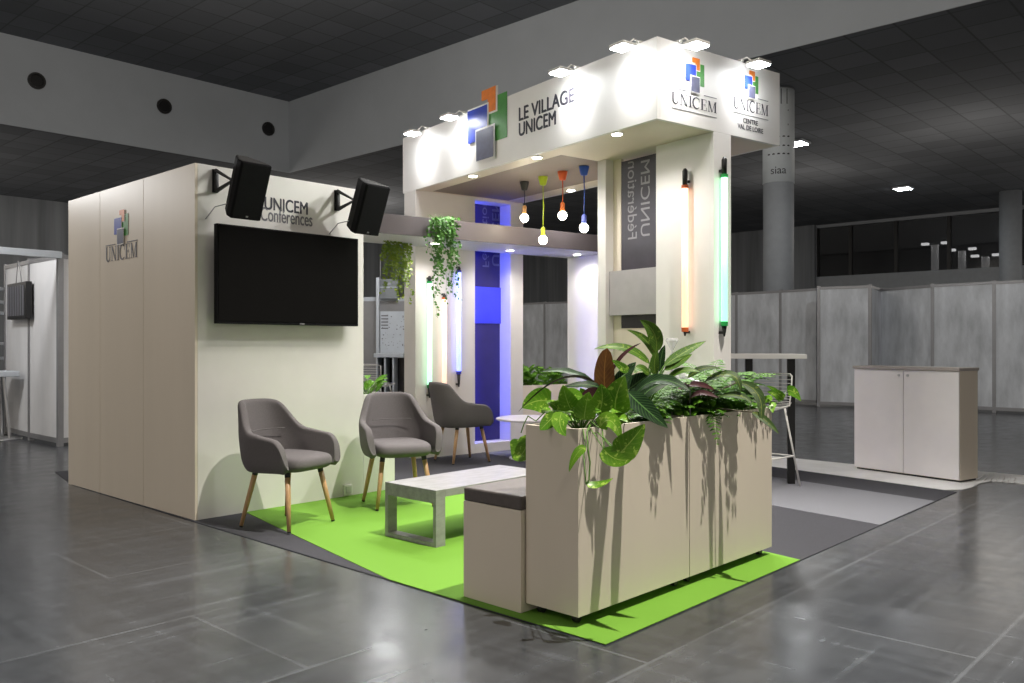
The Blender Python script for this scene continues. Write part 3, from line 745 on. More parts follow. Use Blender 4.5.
# ------------------------------------------------------------------ armchairs
def make_chair(label, loc, rz):
    t=thing('armchair',label,'armchair',loc,rz,'grey felt armchairs')
    # wrap-round shell: path from one arm tip round the back to the other (front is -y)
    path=[]; 
    N=40
    def pt(s):       # s in -1..1, half plan: arm straight then rounded back
        a=abs(s); sg=1 if s>0 else -1
        if a>.5:
            k=(a-.5)/.5; return (sg*(.243+.012*math.sin(k*math.pi*.5)), .02-.262*k)
        ang=a/.5*math.pi/2; c,sn=math.cos(ang),math.sin(ang)
        return (sg*.243*(sn**.75 if sn>0 else 0), .02+.225*(c**.75 if c>0 else 0))
    def top(a):
        if a<.24: return .84-.02*(a/.24)**3
        if a<.46:
            k=(a-.24)/.22; k=k*k*(3-2*k); return .82-.195*k
        if a<.78: return .625-.02*(a-.46)/.32
        k=(a-.78)/.22; return .605-.19*(1-math.sqrt(max(0,1-k*k)))
    NZ=9; vs=[];fs=[]
    for i in range(N+1):
        s=-1+2*i/N; x,y=pt(s); a=abs(s); ht=top(a)
        for j in range(NZ+1):
            k=j/NZ; zb_=.378+.022*a; z=zb_+.0+(ht-zb_)*k
            tuck=1-.20*(1-min(1,(z-.37)/.10))**2
            lean=max(0,z-.46)
            yy=y*tuck+lean*.24*max(0,1-a/.62) - (0 if a<.5 else .0)
            xx=x*tuck*(1+.05*min(1,lean/.15)*min(1,a/.45) - .22*max(0,(z-.60)/.23)*(a<.52)*min(1,a/.3))
            vs.append((xx*.91,yy*.93,z*.99))
    for i in range(N):
        for j in range(NZ): fs.append((i*(NZ+1)+j,(i+1)*(NZ+1)+j,(i+1)*(NZ+1)+j+1,i*(NZ+1)+j+1))
    o=obj('backrest_shell',MB().add(vs,fs),M['fabric'],t,smooth=True)
    q=o.modifiers.new('solid','SOLIDIFY'); q.thickness=.05; q.offset=-1; q.use_even_offset=False
    q=o.modifiers.new('sub','SUBSURF'); q.levels=1; q.render_levels=2
    # seat cushion
    vs=[];fs=[]; n=36; prof=[(.0,.365),(.70,.365),(.90,.372),(.985,.395),(1.0,.42),(.985,.450),(.93,.468),(.75,.476),(.0,.470)]
    for r,z in prof:
        for k in range(n):
            a=2*math.pi*k/n; c,sn=math.cos(a),math.sin(a)
            e=.42
            x=.232*r*(abs(c)**e)*(1 if c>0 else -1); y=.262*r*(abs(sn)**e)*(1 if sn>0 else -1)
            x*=1-.10*max(0,y/.25)
            vs.append((x*.91,y*.95-.010,z+.006-(.010*max(0,-y/.25)**2 if z>.4 else 0)))
    for i in range(len(prof)-1):
        for k in range(n): fs.append((i*n+k,i*n+(k+1)%n,(i+1)*n+(k+1)%n,(i+1)*n+k))
    obj('seat',MB().add(vs,fs),M['fabric'],t,smooth=True,sub=1)
    # stitched crease across the inside of the back
    pts=[((-.17+.34*k/12)*.9, .004+.215*math.cos(math.asin(min(1,abs(-.17+.34*k/12)/.243)))**.8, .622) for k in range(13)]
    obj('seam',MB().tube(pts,.0035,6),M['fabric'],t,smooth=True)
    for sx in (-1,1):
        for sy in (-1,1):
            a=Vector((sx*.155,sy*.135-.005,.375)); b=Vector((sx*.212,sy*.205,.012))
            lg=obj('leg',MB().tube([a,a.lerp(b,.5),b],[.0185,.0165,.0125],14),M['wood'],t,smooth=True)
            obj('ferrule',MB().tube([a+(a-b)*.01,a.lerp(b,.09)],[.0195,.019],12),M['black'],lg)
            obj('foot_cap',MB().tube([b,b+(b-a)*.025],[.0127,.012],12),M['black'],lg)
    return t
ch=make_chair('leftmost grey armchair, below the television on the green carpet edge',(-1.492,5.655,.007),62.3)
def chair_dup(loc,rz,label): return dup(ch,loc,rz,label)
chair_dup((-.855,6.375,.007),23.6,'middle grey armchair, facing forward behind the coffee table')
chair_dup((-.515,8.74,.004),120.4,'farthest grey armchair, in profile in front of the lit tubes')

# coffee table (rotated like the booth)
ct=thing('coffee_table','low concrete-look coffee table on the green carpet','coffee table',(-.447,5.0,.007),47.2)
L,Wd,Ht=1.035,.474,.336
obj('table_top',MB().box(.0745,L-.0745,0,Wd,Ht-.045,Ht),M['concrete'],ct,bevel=.0015)
for x0 in (0,L-.074):
    f=MB(); f.box(x0,x0+.074,0,.026,0,Ht); f.box(x0,x0+.074,Wd-.026,Wd,0,Ht); f.box(x0,x0+.074,.026,Wd-.026,0,.024); f.box(x0,x0+.074,.026,Wd-.026,Ht-.078,Ht)
    obj('loop_leg',f,M['concrete'],ct)

# round lounge table near the blue window
rt=thing('round_side_table','round pale low table in front of the blue window','side table',(.205,8.98,.004))
obj('table_top',MB().lathe([(.36,.405),(.375,.41),(.375,.425),(.36,.43)],n=48),M['wtable'],rt,smooth=False)
obj('stem',MB().lathe([(.035,.02),(.03,.405)],n=20),M['wire'],rt,smooth=True)
obj('base_disc',MB().lathe([(.235,0),(.235,.012),(.06,.03)],n=40),M['wire'],rt)

# planters on castors
def planter(x0,label):
    pl=thing('rolling_planter',label,'planter',W(P,x0,0,.007),46.5,'tall white planters on castors')
    l=.871; z0,z1=.043,.838
    obj('box_body',MB().box(0,l,0,.015,z0,z1).box(0,l,.285,.30,z0,z1).box(0,.015,.015,.285,z0,z1).box(l-.015,l,.015,.285,z0,z1).box(.015,l-.015,.015,.285,z0,z0+.015),M['panel'],pl)
    obj('soil',MB().box(.015,l-.015,.015,.285,z1-.12,z1-.045),M['soil'],pl)
    for cx in (.05,l-.06):
        for cy in (.05,.25):
            c=obj('castor',MB().tube([(cx,cy-.012,.02),(cx,cy+.012,.02)],.019,14).box(cx-.014,cx+.014,cy-.018,cy+.018,.033,.043),M['black'],pl)
    return pl
planter(0,'left one of the two tall white planters, nearest the camera')
planter(.8765,'right one of the two tall white planters')
# padded bench behind the planters
bn=thing('padded_bench','cream box bench with taupe seat pad behind the planters','bench',W(P,-.024,.308,.007),46.5)
obj('bench_box',MB().box(0,1.74,0,.372,0,.455),M['panel'],bn,bevel=.0015)
obj('seat_pad',MB().box(0,1.74,0,.372,.456,.520),M['taupe'],bn,bevel=.008)

# bar table and stool
bt=thing('bar_table','high bar table with pale top and square black legs','bar table',(2.406,7.33,.007),172)
obj('table_top',MB().box(-.11,.75,-.5,.12,1.075,1.115),M['cabtop2'] if 'cabtop2' in M else M['white'],bt,bevel=.003)
for x,y in ((0,0),(.40,-.02),(0,-.5),(.95,-.5)):
    pass
obj('leg',MB().box(-.03,.03,-.03,.03,0,1.074),M['blackmetal'],bt,bevel=.003)
obj('leg',MB().box(.32,.38,-.06,-.0,0,1.074),M['blackmetal'],bt,bevel=.003)
def stool():
    t=thing('wire_bar_stool','white wire bar stool beside the black table leg','bar stool',(2.11,7.22,.007),-50)
    sw=.20; zs=.66
    legs=[]
    for sx in (-1,1):
        for sy in (-1,1):
            legs.append((Vector((sx*.15,sy*.13,zs)),Vector((sx*.235,sy*.225,0.005))))
            obj('leg',MB().tube([legs[-1][0],legs[-1][1]],.0085,8),M['wire'],t,smooth=True)
    k=.62; q=[a.lerp(b,k) for a,b in (legs[0],legs[1],legs[3],legs[2])]
    obj('footrest',MB().tube(q+[q[0]],.0075,8),M['wire'],t,smooth=True)
    # seat and low back: side rails with wires across
    side=[(-.20,zs+.01),(-.19,zs),(0,zs-.012),(.14,zs),(.20,zs+.05),(.225,zs+.14),(.235,zs+.27)]
    seat=MB(); back=MB()
    for i in range(25):
        u=i/24*(len(side)-1); j=min(int(u),len(side)-2); f=u-j
        y=side[j][0]*(1-f)+side[j+1][0]*f; z=side[j][1]*(1-f)+side[j+1][1]*f
        w=.19*(1-.06*max(0,(z-zs)/.27)); b=.05 if z>zs+.03 else 0
        pts=[(-w,y-b,z+ (.02 if b==0 else 0)),(-w*.8,y-b*.3,z),(0,y,z-(.008 if b==0 else 0)),(w*.8,y-b*.3,z),(w,y-b,z+(.02 if b==0 else 0))]
        (back if z>zs+.03 else seat).tube(pts,.0035,6)
    rail=[(.19,a-.0,b+.02) for a,b in side[:4]]+[(.185,a-.05,b) for a,b in side[4:]]
    obj('rim_wire',MB().tube(rail,.006,8).tube([(-x,y,z) for x,y,z in rail],.006,8).tube([rail[-1],(.15,.215,zs+.285),(0,.235,zs+.288),(-.15,.215,zs+.285),(-.185,.185,zs+.27)],.006,8).tube([rail[0],(0,-.205,zs+.02),(-.19,-.20,zs+.03)],.006,8),M['wire'],t,smooth=True)
    obj('seat_wires',seat,M['wire'],t,smooth=True); obj('back_wires',back,M['wire'],t,smooth=True)
    return t
st=stool()
# same kind of stool at the neighbouring stand, seen through the gap
st2=dup(st,(-1.82,11.3,.0),160,'white wire chair behind the gap beside the booth'); st2['category']='chair'
# white cabinet
cb=thing('storage_cabinet','white two-door storage cabinet on the pale floor strip','cabinet',(3.886,7.365,.0075),33.7)
obj('cabinet_body',MB().box(0,.284,0,1.026,.015,.965),M['panel'],cb,bevel=.002)
obj('cabinet_top',MB().box(-.03,.294,-.008,1.034,.966,.993),M['cabtop'],cb,bevel=.002)
obj('plinth',MB().box(.01,.27,.01,1.01,0,.014),M['black'],cb)
for a,b,s in ((.004,.514,.475),(.520,1.022,.560)):
    d=obj('door',MB().box(-.018,-.001,a,b,.022,.962),M['cab'],cb,bevel=.0015)
    ky=obj('lock',MB().tube([(-.024,s,.915),(-.0185,s,.915)],.012,16),M['steel'],d)

# ------------------------------------------------------------------ lamps
LIGHTS=[]
def light(kind,loc,energy,color=(1,1,1),size=.1,target=None,spot=100,blend=.6,sizey=None):
    l=bpy.data.lights.new(kind.lower()+'_light',kind); l.energy=energy; l.color=color
    if kind=='AREA':
        l.size=size
        if sizey: l.shape='RECTANGLE'; l.size_y=sizey
    else: l.shadow_soft_size=size
    if kind=='SPOT': l.spot_size=R(spot); l.spot_blend=blend
    o=bpy.data.objects.new(l.name,l); C.objects.link(o); o.location=loc
    if target is not None:
        o.rotation_euler=(Vector(target)-Vector(loc)).to_track_quat('-Z','Y').to_euler()
    return o
# floodlights on top of the fascia
def flood(px,py,face,label,e):
    hz=0
    if face=='F':
        h=hit(T,'u',-.17,px,py); base=W(T,0.015,h.y,0); rz=36.2-90
        out=-T[1]
    else:
        h=hit(T,'v',-.17,px,py); base=W(T,h.x,.015,0); rz=36.2
        out=-T[2]
    t=thing('floodlight',label,'floodlight',(base.x,base.y,ZT),rz,'floodlights along the top of the fascia')
    # local -y points out of the fascia
    hz=h.z-ZT
    obj('clamp',MB().box(-.018,.018,-.03,.02,0.001,.018),M['wire'],t,bevel=.003)
    obj('arm',MB().tube([(0,-.01,.015),(0,-.07,max(.02,hz+.035)),(0,-.15,hz+.02)],.006,8),M['wire'],t,smooth=True)
    hd=MB(); hd.box(-.075,.075,-.245,-.115,hz+.006,hz+.03); obj('lamp_head',hd,M['wire'],t,bevel=.006)
    obj('lens',MB().box(-.066,.066,-.238,-.122,hz-.004,hz+.0055),M['lens'],t)
    hz=h.z-ZT; p=Vector((base.x,base.y,ZT))+out*.175+Vector((0,0,hz-.012))
    light('SPOT',p,e,(1,.99,.98),.04,Vector((base.x,base.y,p.z-.14))+out*(-.0),92,.8)
    light('SPOT',p-Vector((0,0,.01)),105 if face=='F' else 120,(1,.98,.94),.03,p+out*1.0-Vector((0,0,.95)),120,.5)
floods=[(412,134,'F','floodlight at the far left end of the lettered fascia'),(449,118,'F','second floodlight from the left end, left of the raised logo'),(560,73,'F','floodlight above the lettering LE VILLAGE'),(622,48,'F','floodlight nearest the fascia corner on the long side'),(697,46,'R','floodlight above the logo next to the fascia corner'),(759,65,'R','floodlight above the logo at the right end of the fascia')]
for f in floods: flood(*f,22)
# recessed downlights
def down(p,z,label,e,grp,parent_z=None,col=(1,.97,.92)):
    t=thing('recessed_downlight',label,'downlight',(p.x,p.y,z),0,grp)
    obj('trim_ring',MB().lathe([(.052,-.001),(.052,-.006),(.040,-.008)],n=24),M['wire'],t)
    obj('lens',MB().lathe([(.038,-.009),(.038,-.0115)],n=24),M['spotlens'],t)
    light('SPOT',(p.x,p.y,z-.02),e,col,.035,(p.x,p.y,0),150,.7)
for x,y,l in ((617,133.5,'downlight in the wide soffit near the fascia corner'),(537,157,'downlight under the long fascia, middle one'),(473,175.5,'downlight under the long fascia, nearest the far end'),(571,190,'downlight under the back edge of the tower ceiling')):
    Y=F0*(ZB-CH)/(HZ-y); down(at(x,y,Y),ZB,l,55,'downlights in the tower soffit')
for x,y,l in ((435,243,'downlight behind the hanging ivy under the canopy'),(510,250,'downlight under the canopy in front of the blue window'),(577,254,'downlight under the canopy at its right end')):
    Y=F0*(ZC0-CH)/(HZ-y); down(at(x,y,Y),ZC0,l,30,'downlights in the low canopy',col=(1,.96,.93))
# pendants
ztc=ZB+.003
def pendant(x,ytop,ybulb,col,sockcol,label,cname):
    Y=F0*(ztc-CH)/(HZ-ytop); p=at(x,ytop,Y); zb=CH+(HZ-ybulb)/F0*Y
    m=M[cname]=mat(cname,col,.4); ms=mat(cname+'_socket',sockcol,.4)
    t=thing('pendant_lamp',label,'pendant lamp',(p.x,p.y,ztc),0,'coloured pendant bulbs under the tower ceiling')
    obj('ceiling_cup',MB().lathe([(.047,-.0005),(.046,-.012),(.030,-.078),(.022,-.084)],n=24),m,t,smooth=True)
    zc=zb-ztc
    obj('cord',MB().tube([(0,0,-.08),(.004,.002,-.08+(zc+.2)*.5),(0,0,zc+.12)],.0045,8),m,t,smooth=True)
    obj('lamp_socket',MB().lathe([(.012,zc+.125),(.021,zc+.115),(.022,zc+.045),(.020,zc+.036)],n=20),ms,t,smooth=True)
    b=[(.016,zc+.036)]+[(.042*math.sin(a),zc+.042*math.cos(a)) for a in [math.pi*(.13+.87*k/12) for k in range(13)]]
    obj('bulb',MB().lathe(b,n=24),M['bulb'],t,smooth=True)
    light('POINT',(p.x,p.y,zb-.055),4,(1,.85,.62),.04)
pendant(524.4,182,218,(.03,.027,.027),(.55,.28,.10),'pendant bulb on a black cord, leftmost','black_silicone')
pendant(543,176.7,240,(.42,.55,.02),(.50,.60,.03),'pendant bulb hanging lowest on a lime green cord','lime_silicone')
pendant(562.5,171.5,215.5,(.75,.12,.03),(.75,.18,.04),'pendant bulb on an orange-red cord','orange_silicone')
pendant(584,166.4,228,(.03,.10,.50),(.12,.16,.60),'pendant bulb on a blue cord, rightmost','blue_silicone')
# coloured light tubes
def tube(face,val,x,yt,y0,y1,yb,m,endm,label,cable=True,lc=(1,1,1),e=4,off=-.045):
    axis='v' if face=='R' else 'u'
    h=hit(T,axis,val+off,x,(y0+y1)/2); z=lambda y: hit(T,axis,val+off,x,y).z
    base=W(T,h.x,h.y,z(yb))
    t=thing('light_tube',label,'light tube',base,36.2 if face=='R' else -53.8,'coloured light tubes on the tower')
    zz=lambda y: z(y)-z(yb)
    r=.025
    obj('tube',MB().lathe([(r,zz(y1)),(r,zz(y0))],n=20),m,t,smooth=True)
    obj('coloured_ring',MB().lathe([(r+.003,zz(y1)-.03),(r+.003,zz(y1)+.004)],n=20).lathe([(r+.003,zz(y0)-.004),(r+.003,zz(y0)+.02)],n=20),endm,t)
    obj('end_cap',MB().lathe([(r*.8,zz(y0)+.02),(r*.85,zz(yt)-.02),(r*.4,zz(yt))],n=16),M['black'],t,smooth=True)
    obj('end_cap',MB().lathe([(.006,0.0),(r*.5,.03),(r*.8,zz(y1)-.03)],n=16),M['black'],t,smooth=True)
    obj('wall_clip',MB().box(-.012,.012,.0,-off-.001,zz(y0)+.04,zz(y0)+.06).box(-.012,.012,.0,-off-.001,.02,.04),M['black'],t)
    return t
M['rgreen']=mat('green_ring',(.01,.30,.06),.4); M['rorange']=mat('orange_ring',(.5,.10,.02),.4); M['rblue']=mat('blue_ring',(.02,.03,.35),.4)
tube('F',uw,685,168.5,187.8,328,336,M['torange'],M['rorange'],'orange glowing tube on the pale wall right of the closet')
tube('R',0,724.3,157,177,322,336.5,M['tgreen'],M['rgreen'],'green glowing tube on the narrow end face of the wall')
tube('R',VI,429.6,276,283,385,398,M['tgreen2'],M['rgreen'],'green glowing tube on the far wall behind the ivy')
tube('R',VI,444.4,294,299,386,396,M['torange2'],M['rorange'],'orange glowing tube on the far wall between green and blue')
tube('R',VI,458.8,266.5,272,371.5,387,M['tblue'],M['rblue'],'blue glowing tube on the far wall left of the blue window')
# blue LED strip inside the window recess (shines from the left reveal)
zm=(zbot+ztop)/2
p=W(T,uwa+.006,VI+.10,zm); light('AREA',p,11.0,(.05,.08,1),.06,p+T[1],sizey=ztop-zbot)
bpy.data.objects[-1] if False else None
# ------------------------------------------------------------------ plants
rnd=random.Random(11)
def V(x,y,Y): return at(x,y,Y)
cam=Vector((0,0,CH))
def lf(mb,p0,p1,p2,w,tilt=(0,0,1),face=.6,mi=0,mib=1,**k):
    """leaf whose upper side leans part way towards the aisle"""
    mid=(Vector(p0)+Vector(p2))/2; toc=(cam-mid).normalized()
    n=Vector(tilt)*(1-face)+toc*face; mb.leaf(p0,p1,p2,w,n,mi,mib,**k)
def plant(name,label,cat,base,foliage,mats,stems=None,sm=None,group=None):
    """meshes are given in world coordinates and moved to the plant's root"""
    t=thing(name,label,cat,base,0,group)
    for mb in [m for m in (foliage,stems) if m is not None]: mb.v=[(v[0]-base[0],v[1]-base[1],v[2]-base[2]) for v in mb.v]
    obj('foliage',foliage,mats,t,smooth=True)
    if stems is not None and stems.v: obj('stems',stems,sm or M['stem'],t,smooth=True)
    return t
SZ=.80
# golden pothos at the left end of the left planter
fo=MB(); stm=MB()
root=W(P,.16,.12,SZ)
big=[ # base px, tip px, depth, width, profile
 ((612,425),(637,398),3.60,.085,.75),   # placeholder replaced below
]
leaves=[((624,408),(606,383),3.70,.10,.9),((603,392),(622,368),3.62,.0,.9)]
def pl(bx,by,cx,cy,tx,ty,Y0,Y1,w,face=.7,prof='heart',fold=.12):
    w=w*1.28
    p0=V(bx,by,Y0); p1=V(cx,cy,(Y0+Y1)/2); p2=V(tx,ty,Y1)
    lf(fo,p0,p1,p2,w,face=face,prof=prof,fold=fold,n=12,mi=0,mib=0)
    stm.tube([root,(root+p0)/2+Vector((0,0,.05)),p0],.0025,5)
pl(616,417,612,398,625,376,3.62,3.60,.100,.95)
pl(550,397,535,396,521,410,3.95,3.88,.0,.6) if False else None
pl(551,402,537,397,522,408,3.95,3.90,.095,.95)
pl(599,428,612,408,621,440,3.50,3.44,.060,.7)
pl(618,455,628,446,645,424,3.42,3.40,.085,.95)
pl(603,448,614,464,632,459,3.43,3.40,.060,.9)
pl(586,447,575,450,569,472,3.42,3.40,.030,.8)
pl(586,484,598,488,613,478,3.40,3.40,.028,.5)
pl(524,440,520,452,512,458,3.85,3.84,.085,.9)
pl(528,434,527,458,512,458,3.85,3.82,.07,.9)
pl(584,420,585,408,589,392,3.66,3.62,.075,.85)
pl(571,410,566,400,563,385,3.70,3.66,.07,.8)
pl(578,415,590,400,580,388,3.75,3.72,.06,.8)
pl(562,412,556,425,566,436,3.62,3.56,.055,.8)
pl(556,414,545,425,540,430,3.70,3.68,.05,.8)
pl(600,410,604,400,601,384,3.60,3.58,.075,.9)
pl(563,404,572,392,583,398,3.74,3.70,.07,.7)
pl(628,372,622,366,612,360,3.7,3.7,.03,.8)
for k in range(34):
    x=rnd.uniform(545,622); Y=3.95-(x-526)/53*.2+rnd.uniform(-.02,.14); Y=max(Y,3.56)
    b=V(x,rnd.uniform(410,424),Y); a=rnd.uniform(0,6.28); l=rnd.uniform(.05,.085)
    tip=b+Vector((math.cos(a)*l,math.sin(a)*l,rnd.uniform(-.03,.05)))
    lf(fo,b,(b+tip)/2+Vector((0,0,.02)),tip,l*.75,face=.5,prof='heart',fold=.2,n=7,mi=0,mib=0)
    stm.tube([root,(root+b)/2+Vector((0,0,.03)),b],.002,4)
stm.tube([V(590,425,3.5),V(587,432,3.46),V(588,450,3.43),V(590,462,3.42),V(589,480,3.41),V(586,484,3.40)],.0035,7)
stm.tube([V(602,428,3.5),V(604,446,3.44),V(603,449,3.43)],.003,6)
stm.tube([V(603,437,3.45),V(612,446,3.43),V(619,455,3.42)],.0028,6)
stm.tube([V(545,412,3.85),V(536,421,3.86),V(528,416,3.88),V(524,424,3.88),V(521,433,3.88)],.003,6)
plant('golden_pothos','bright green pothos with heart-shaped leaves trailing over the near planter corner','plant',root,fo,[M['lpothos']],stm)
# calathea: long dark leaves with purple undersides
fo=MB(); stm=MB(); root=W(P,.42,.16,SZ-.01)
def cl(bx,by,cx,cy,tx,ty,Y0,Y1,w,face=.5,mi=0,mib=1,prof='ovate',wave=.0,fold=.18):
    p0=V(bx,by,Y0); p1=V(cx,cy,(Y0+Y1)/2); p2=V(tx,ty,Y1)
    lf(fo,p0,p1,p2,w,face=face,mi=mi,mib=mib,prof=prof,n=14,fold=fold,wave=wave)
    stm.tube([root,(root+p0)/2+Vector((0,0,.04)),p0],.004,6)
cl(632,398,655,366,690,391,3.80,3.62,.082,.45,wave=.08)          # big striped leaf to the right
cl(628,392,640,405,668,428,3.72,3.48,.085,.75,wave=.05)          # leaf hanging over the front edge
cl(604,392,570,354,518,412,3.85,3.80,.050,-.35,mi=0,mib=1)       # long arching leaf to the left
cl(596,384,570,366,540,372,3.90,3.85,.055,.35,wave=.08)
cl(600,388,590,382,562,387,3.78,3.75,.045,.5,wave=.08)
cl(606,402,602,376,607,348,3.80,3.82,.092,1.0,mi=2,mib=2,prof='oval')      # rust-coloured upright leaf
cl(612,394,622,376,636,362,3.86,3.92,.070,.6,wave=.08)
cl(604,400,590,392,580,408,3.74,3.70,.09,.8,mi=1,mib=1)
cl(612,372,620,352,641,343,3.86,3.9,.018,.6,mi=1,mib=1)
cl(640,400,650,384,672,382,3.9,3.95,.06,.7)
cl(618,398,640,380,650,374,3.95,4.0,.09,.8)
cl(610,402,600,380,588,392,3.85,3.8,.08,.9,mi=1,mib=1)
plant('calathea','dark striped calathea with purple-brown leaf undersides in the left planter','plant',root,fo,[M['lcal'],M['lcalb'],M['lrust']],stm,M['dstem'])
# speckled aglaonema standing tallest
fo=MB(); stm=MB(); root=W(P,.66,.15,SZ)
cl(656,352,660,330,640,320,4.05,4.05,.070,.9,wave=.03)
cl(655,358,650,336,627,330,4.05,4.08,.036,.8)
cl(650,364,628,340,594,349,4.05,4.0,.050,.55)
cl(664,366,682,352,706,341,4.05,4.1,.052,.6)
cl(664,370,680,362,692,354,4.05,4.05,.045,.6)
cl(660,372,660,356,665,345,4.1,4.12,.04,.8,mi=1,mib=1)
cl(656,376,652,362,658,350,4.0,4.0,.045,.8)
cl(668,378,682,366,700,372,4.05,4.02,.04,.5)
cl(650,376,640,362,634,372,4.0,3.95,.04,.6)
stm.tube([root,V(655,378,4.05),V(656,356,4.05)],.008,8)
plant('aglaonema','tall light green speckled plant in the middle of the planters','plant',root,fo,[M['lagl'],M['lcal']],stm)
# ferns
def fern(root,n,L,seed,label,bias=None,drop=.5):
    r=random.Random(seed); fo=MB(); stm=MB()
    for i in range(n):
        a=r.uniform(0,2*math.pi); 
        d=Vector((math.cos(a),math.sin(a),0)); l=L*r.uniform(.65,1.15); up=r.uniform(.45,1.35)
        if bias and r.random()<.5: d=(d*.5+Vector(bias)).normalized()
        p0=root+Vector((r.uniform(-.03,.03),r.uniform(-.03,.03),0)); p1=root+d*l*.30+Vector((0,0,l*up*.85)); p2=root+d*l*.9+Vector((0,0,l*up*.85-drop*l*r.uniform(.1,.8)))
        m=13; pts=[p0*(1-t)**2+p1*2*t*(1-t)+p2*t*t for t in [k/m for k in range(m+1)]]
        stm.tube(pts,.0016,4)
        for k in range(2,m+1):
            t=k/m; tan=(pts[k]-pts[k-1]).normalized(); side=tan.cross(Vector((0,0,1)))
            if side.length<.05: side=Vector((1,0,0))
            side.normalize(); w=.060*math.sin(math.pi*min(1,t*.88+.08))*(L/.26)
            for s in (-1,1):
                tip=pts[k]+side*s*w+tan*w*.35-Vector((0,0,w*.25))
                fo.leaf(pts[k],(pts[k]+tip)/2,tip,.023*(L/.26),(0,-.3,1),0,None,prof='lance',n=3,fold=.1)
    return plant('fern',label,'plant',root,fo,[M['lfern']],stm,group='ferns in the planters')
fern(W(P,.62,.09,SZ),34,.22,1,'feathery fern in front of the speckled plant')
fern(W(P,.98,.16,SZ),52,.27,2,'feathery fern left of centre in the right planter')
fern(W(P,1.28,.14,SZ),56,.29,3,'feathery fern filling the middle of the right planter')
fern(W(P,1.56,.16,SZ),52,.26,4,'feathery fern at the right end of the right planter')
fern(W(P,1.10,.02,SZ+.03),5,.19,5,'small fern drooping over the front of the right planter',bias=(.5,-.8,0),drop=1.7)
# dark croton-like plant arching to the right
fo=MB(); stm=MB(); root=W(P,1.10,.16,SZ)
cl(704,382,738,362,741,392,4.35,4.25,.058,.4,wave=.04)
cl(738,382,768,388,760,424,4.35,4.2,.055,.6,wave=.04)
cl(752,412,766,418,779,434,4.25,4.15,.038,.6)
cl(688,378,700,364,722,369,4.3,4.3,.040,.5,mi=0)
cl(715,390,690,378,676,392,4.25,4.15,.045,.5,mi=1,mib=1)
cl(720,396,745,392,752,404,4.3,4.2,.045,.5)
cl(690,398,700,388,718,398,4.2,4.1,.04,.5,mi=1,mib=1)
plant('croton','dark mottled plant arching over the right planter','plant',root,fo,[M['ldark'],M['lcalb']],stm,M['dstem'])
# bushy low filler greens and the pothos trailing off the right end
fo=MB(); stm=MB(); root=W(P,1.0,.2,SZ)
for k in range(200):
    u=rnd.uniform(.60,1.70); v=rnd.uniform(.02,.28); b=W(P,u,v,rnd.uniform(.80,.93)); a=rnd.uniform(0,6.28); l=rnd.uniform(.035,.07)
    tip=b+Vector((math.cos(a)*l,math.sin(a)*l,rnd.uniform(-.02,.05)))
    lf(fo,b,(b+tip)/2+Vector((0,0,.015)),tip,l*.6,face=.4,prof='ovate',fold=.2,n=5,mi=0,mib=0)
    stm.tube([W(P,u,.15,SZ-.03),b],.0015,4)
plant('trailing_greenery','low mixed green leaves filling the right planter','plant',root,fo,[M['lshrub']],stm)
fo=MB(); stm=MB(); root=W(P,1.68,.16,SZ)
def pr(bx,by,cx,cy,tx,ty,Y0,Y1,w,face=.85):
    p0=V(bx,by,Y0); lf(fo,p0,V(cx,cy,(Y0+Y1)/2),V(tx,ty,Y1),w,face=face,prof='heart',fold=.12,n=10,mi=0,mib=0)
pr(787,391,792,388,801,401,4.9,4.85,.062)
pr(783,400,778,392,767,392,4.9,4.85,.058)
pr(781,399,776,388,766,386,4.9,4.9,.03)
pr(774,402,771,406,773,413,4.85,4.8,.04)
pr(772,396,765,402,758,398,4.85,4.8,.04)
stm.tube([root,V(765,402,4.85),V(775,403,4.88),V(783,400,4.9),V(786,392,4.9)],.0025,6)
plant('pothos_vine','small pothos vine sticking out past the right end of the planters','plant',root,fo,[M['lpothos']],stm)
# clear faceted ornament on a thin stick
c=V(672,343,4.3); t=thing('glass_ornament','clear faceted glass ornament on a thin stick among the leaves','ornament',(c.x,c.y,SZ))
zc=c.z-SZ
M['crystal']=glassy('clear_crystal',(.8,.8,.82),.05,.45)
obj('crystal',MB().lathe([(.002,zc-.045),(.033,zc+.012),(.028,zc+.024),(.012,zc+.026)],n=8),M['crystal'],t)
obj('stick',MB().tube([(0,0,0),(0,0,zc-.045)],.0018,6),M['steel'],t)
for k,(x,y,Y) in enumerate(((681,378,4.4),(690,384,4.3))):
    c=V(x,y,Y); t=thing('glass_ornament',['clear crumpled glass piece below the faceted ornament, upper left','clear crumpled glass piece among the ferns, lower right'][k],'ornament',(c.x,c.y,SZ))
    mb=MB(); zc=c.z-SZ
    for j in range(3): mb.lathe([(.004,zc-.03),(.028,zc-.005),(.026,zc+.012),(.006,zc+.02)],((j-1)*.03,0,j%2*.012),n=7)
    obj('crystal',mb,M['crystal'],t); obj('stick',MB().tube([(0,0,0),(0,0,zc-.03)],.0018,6),M['steel'],t)

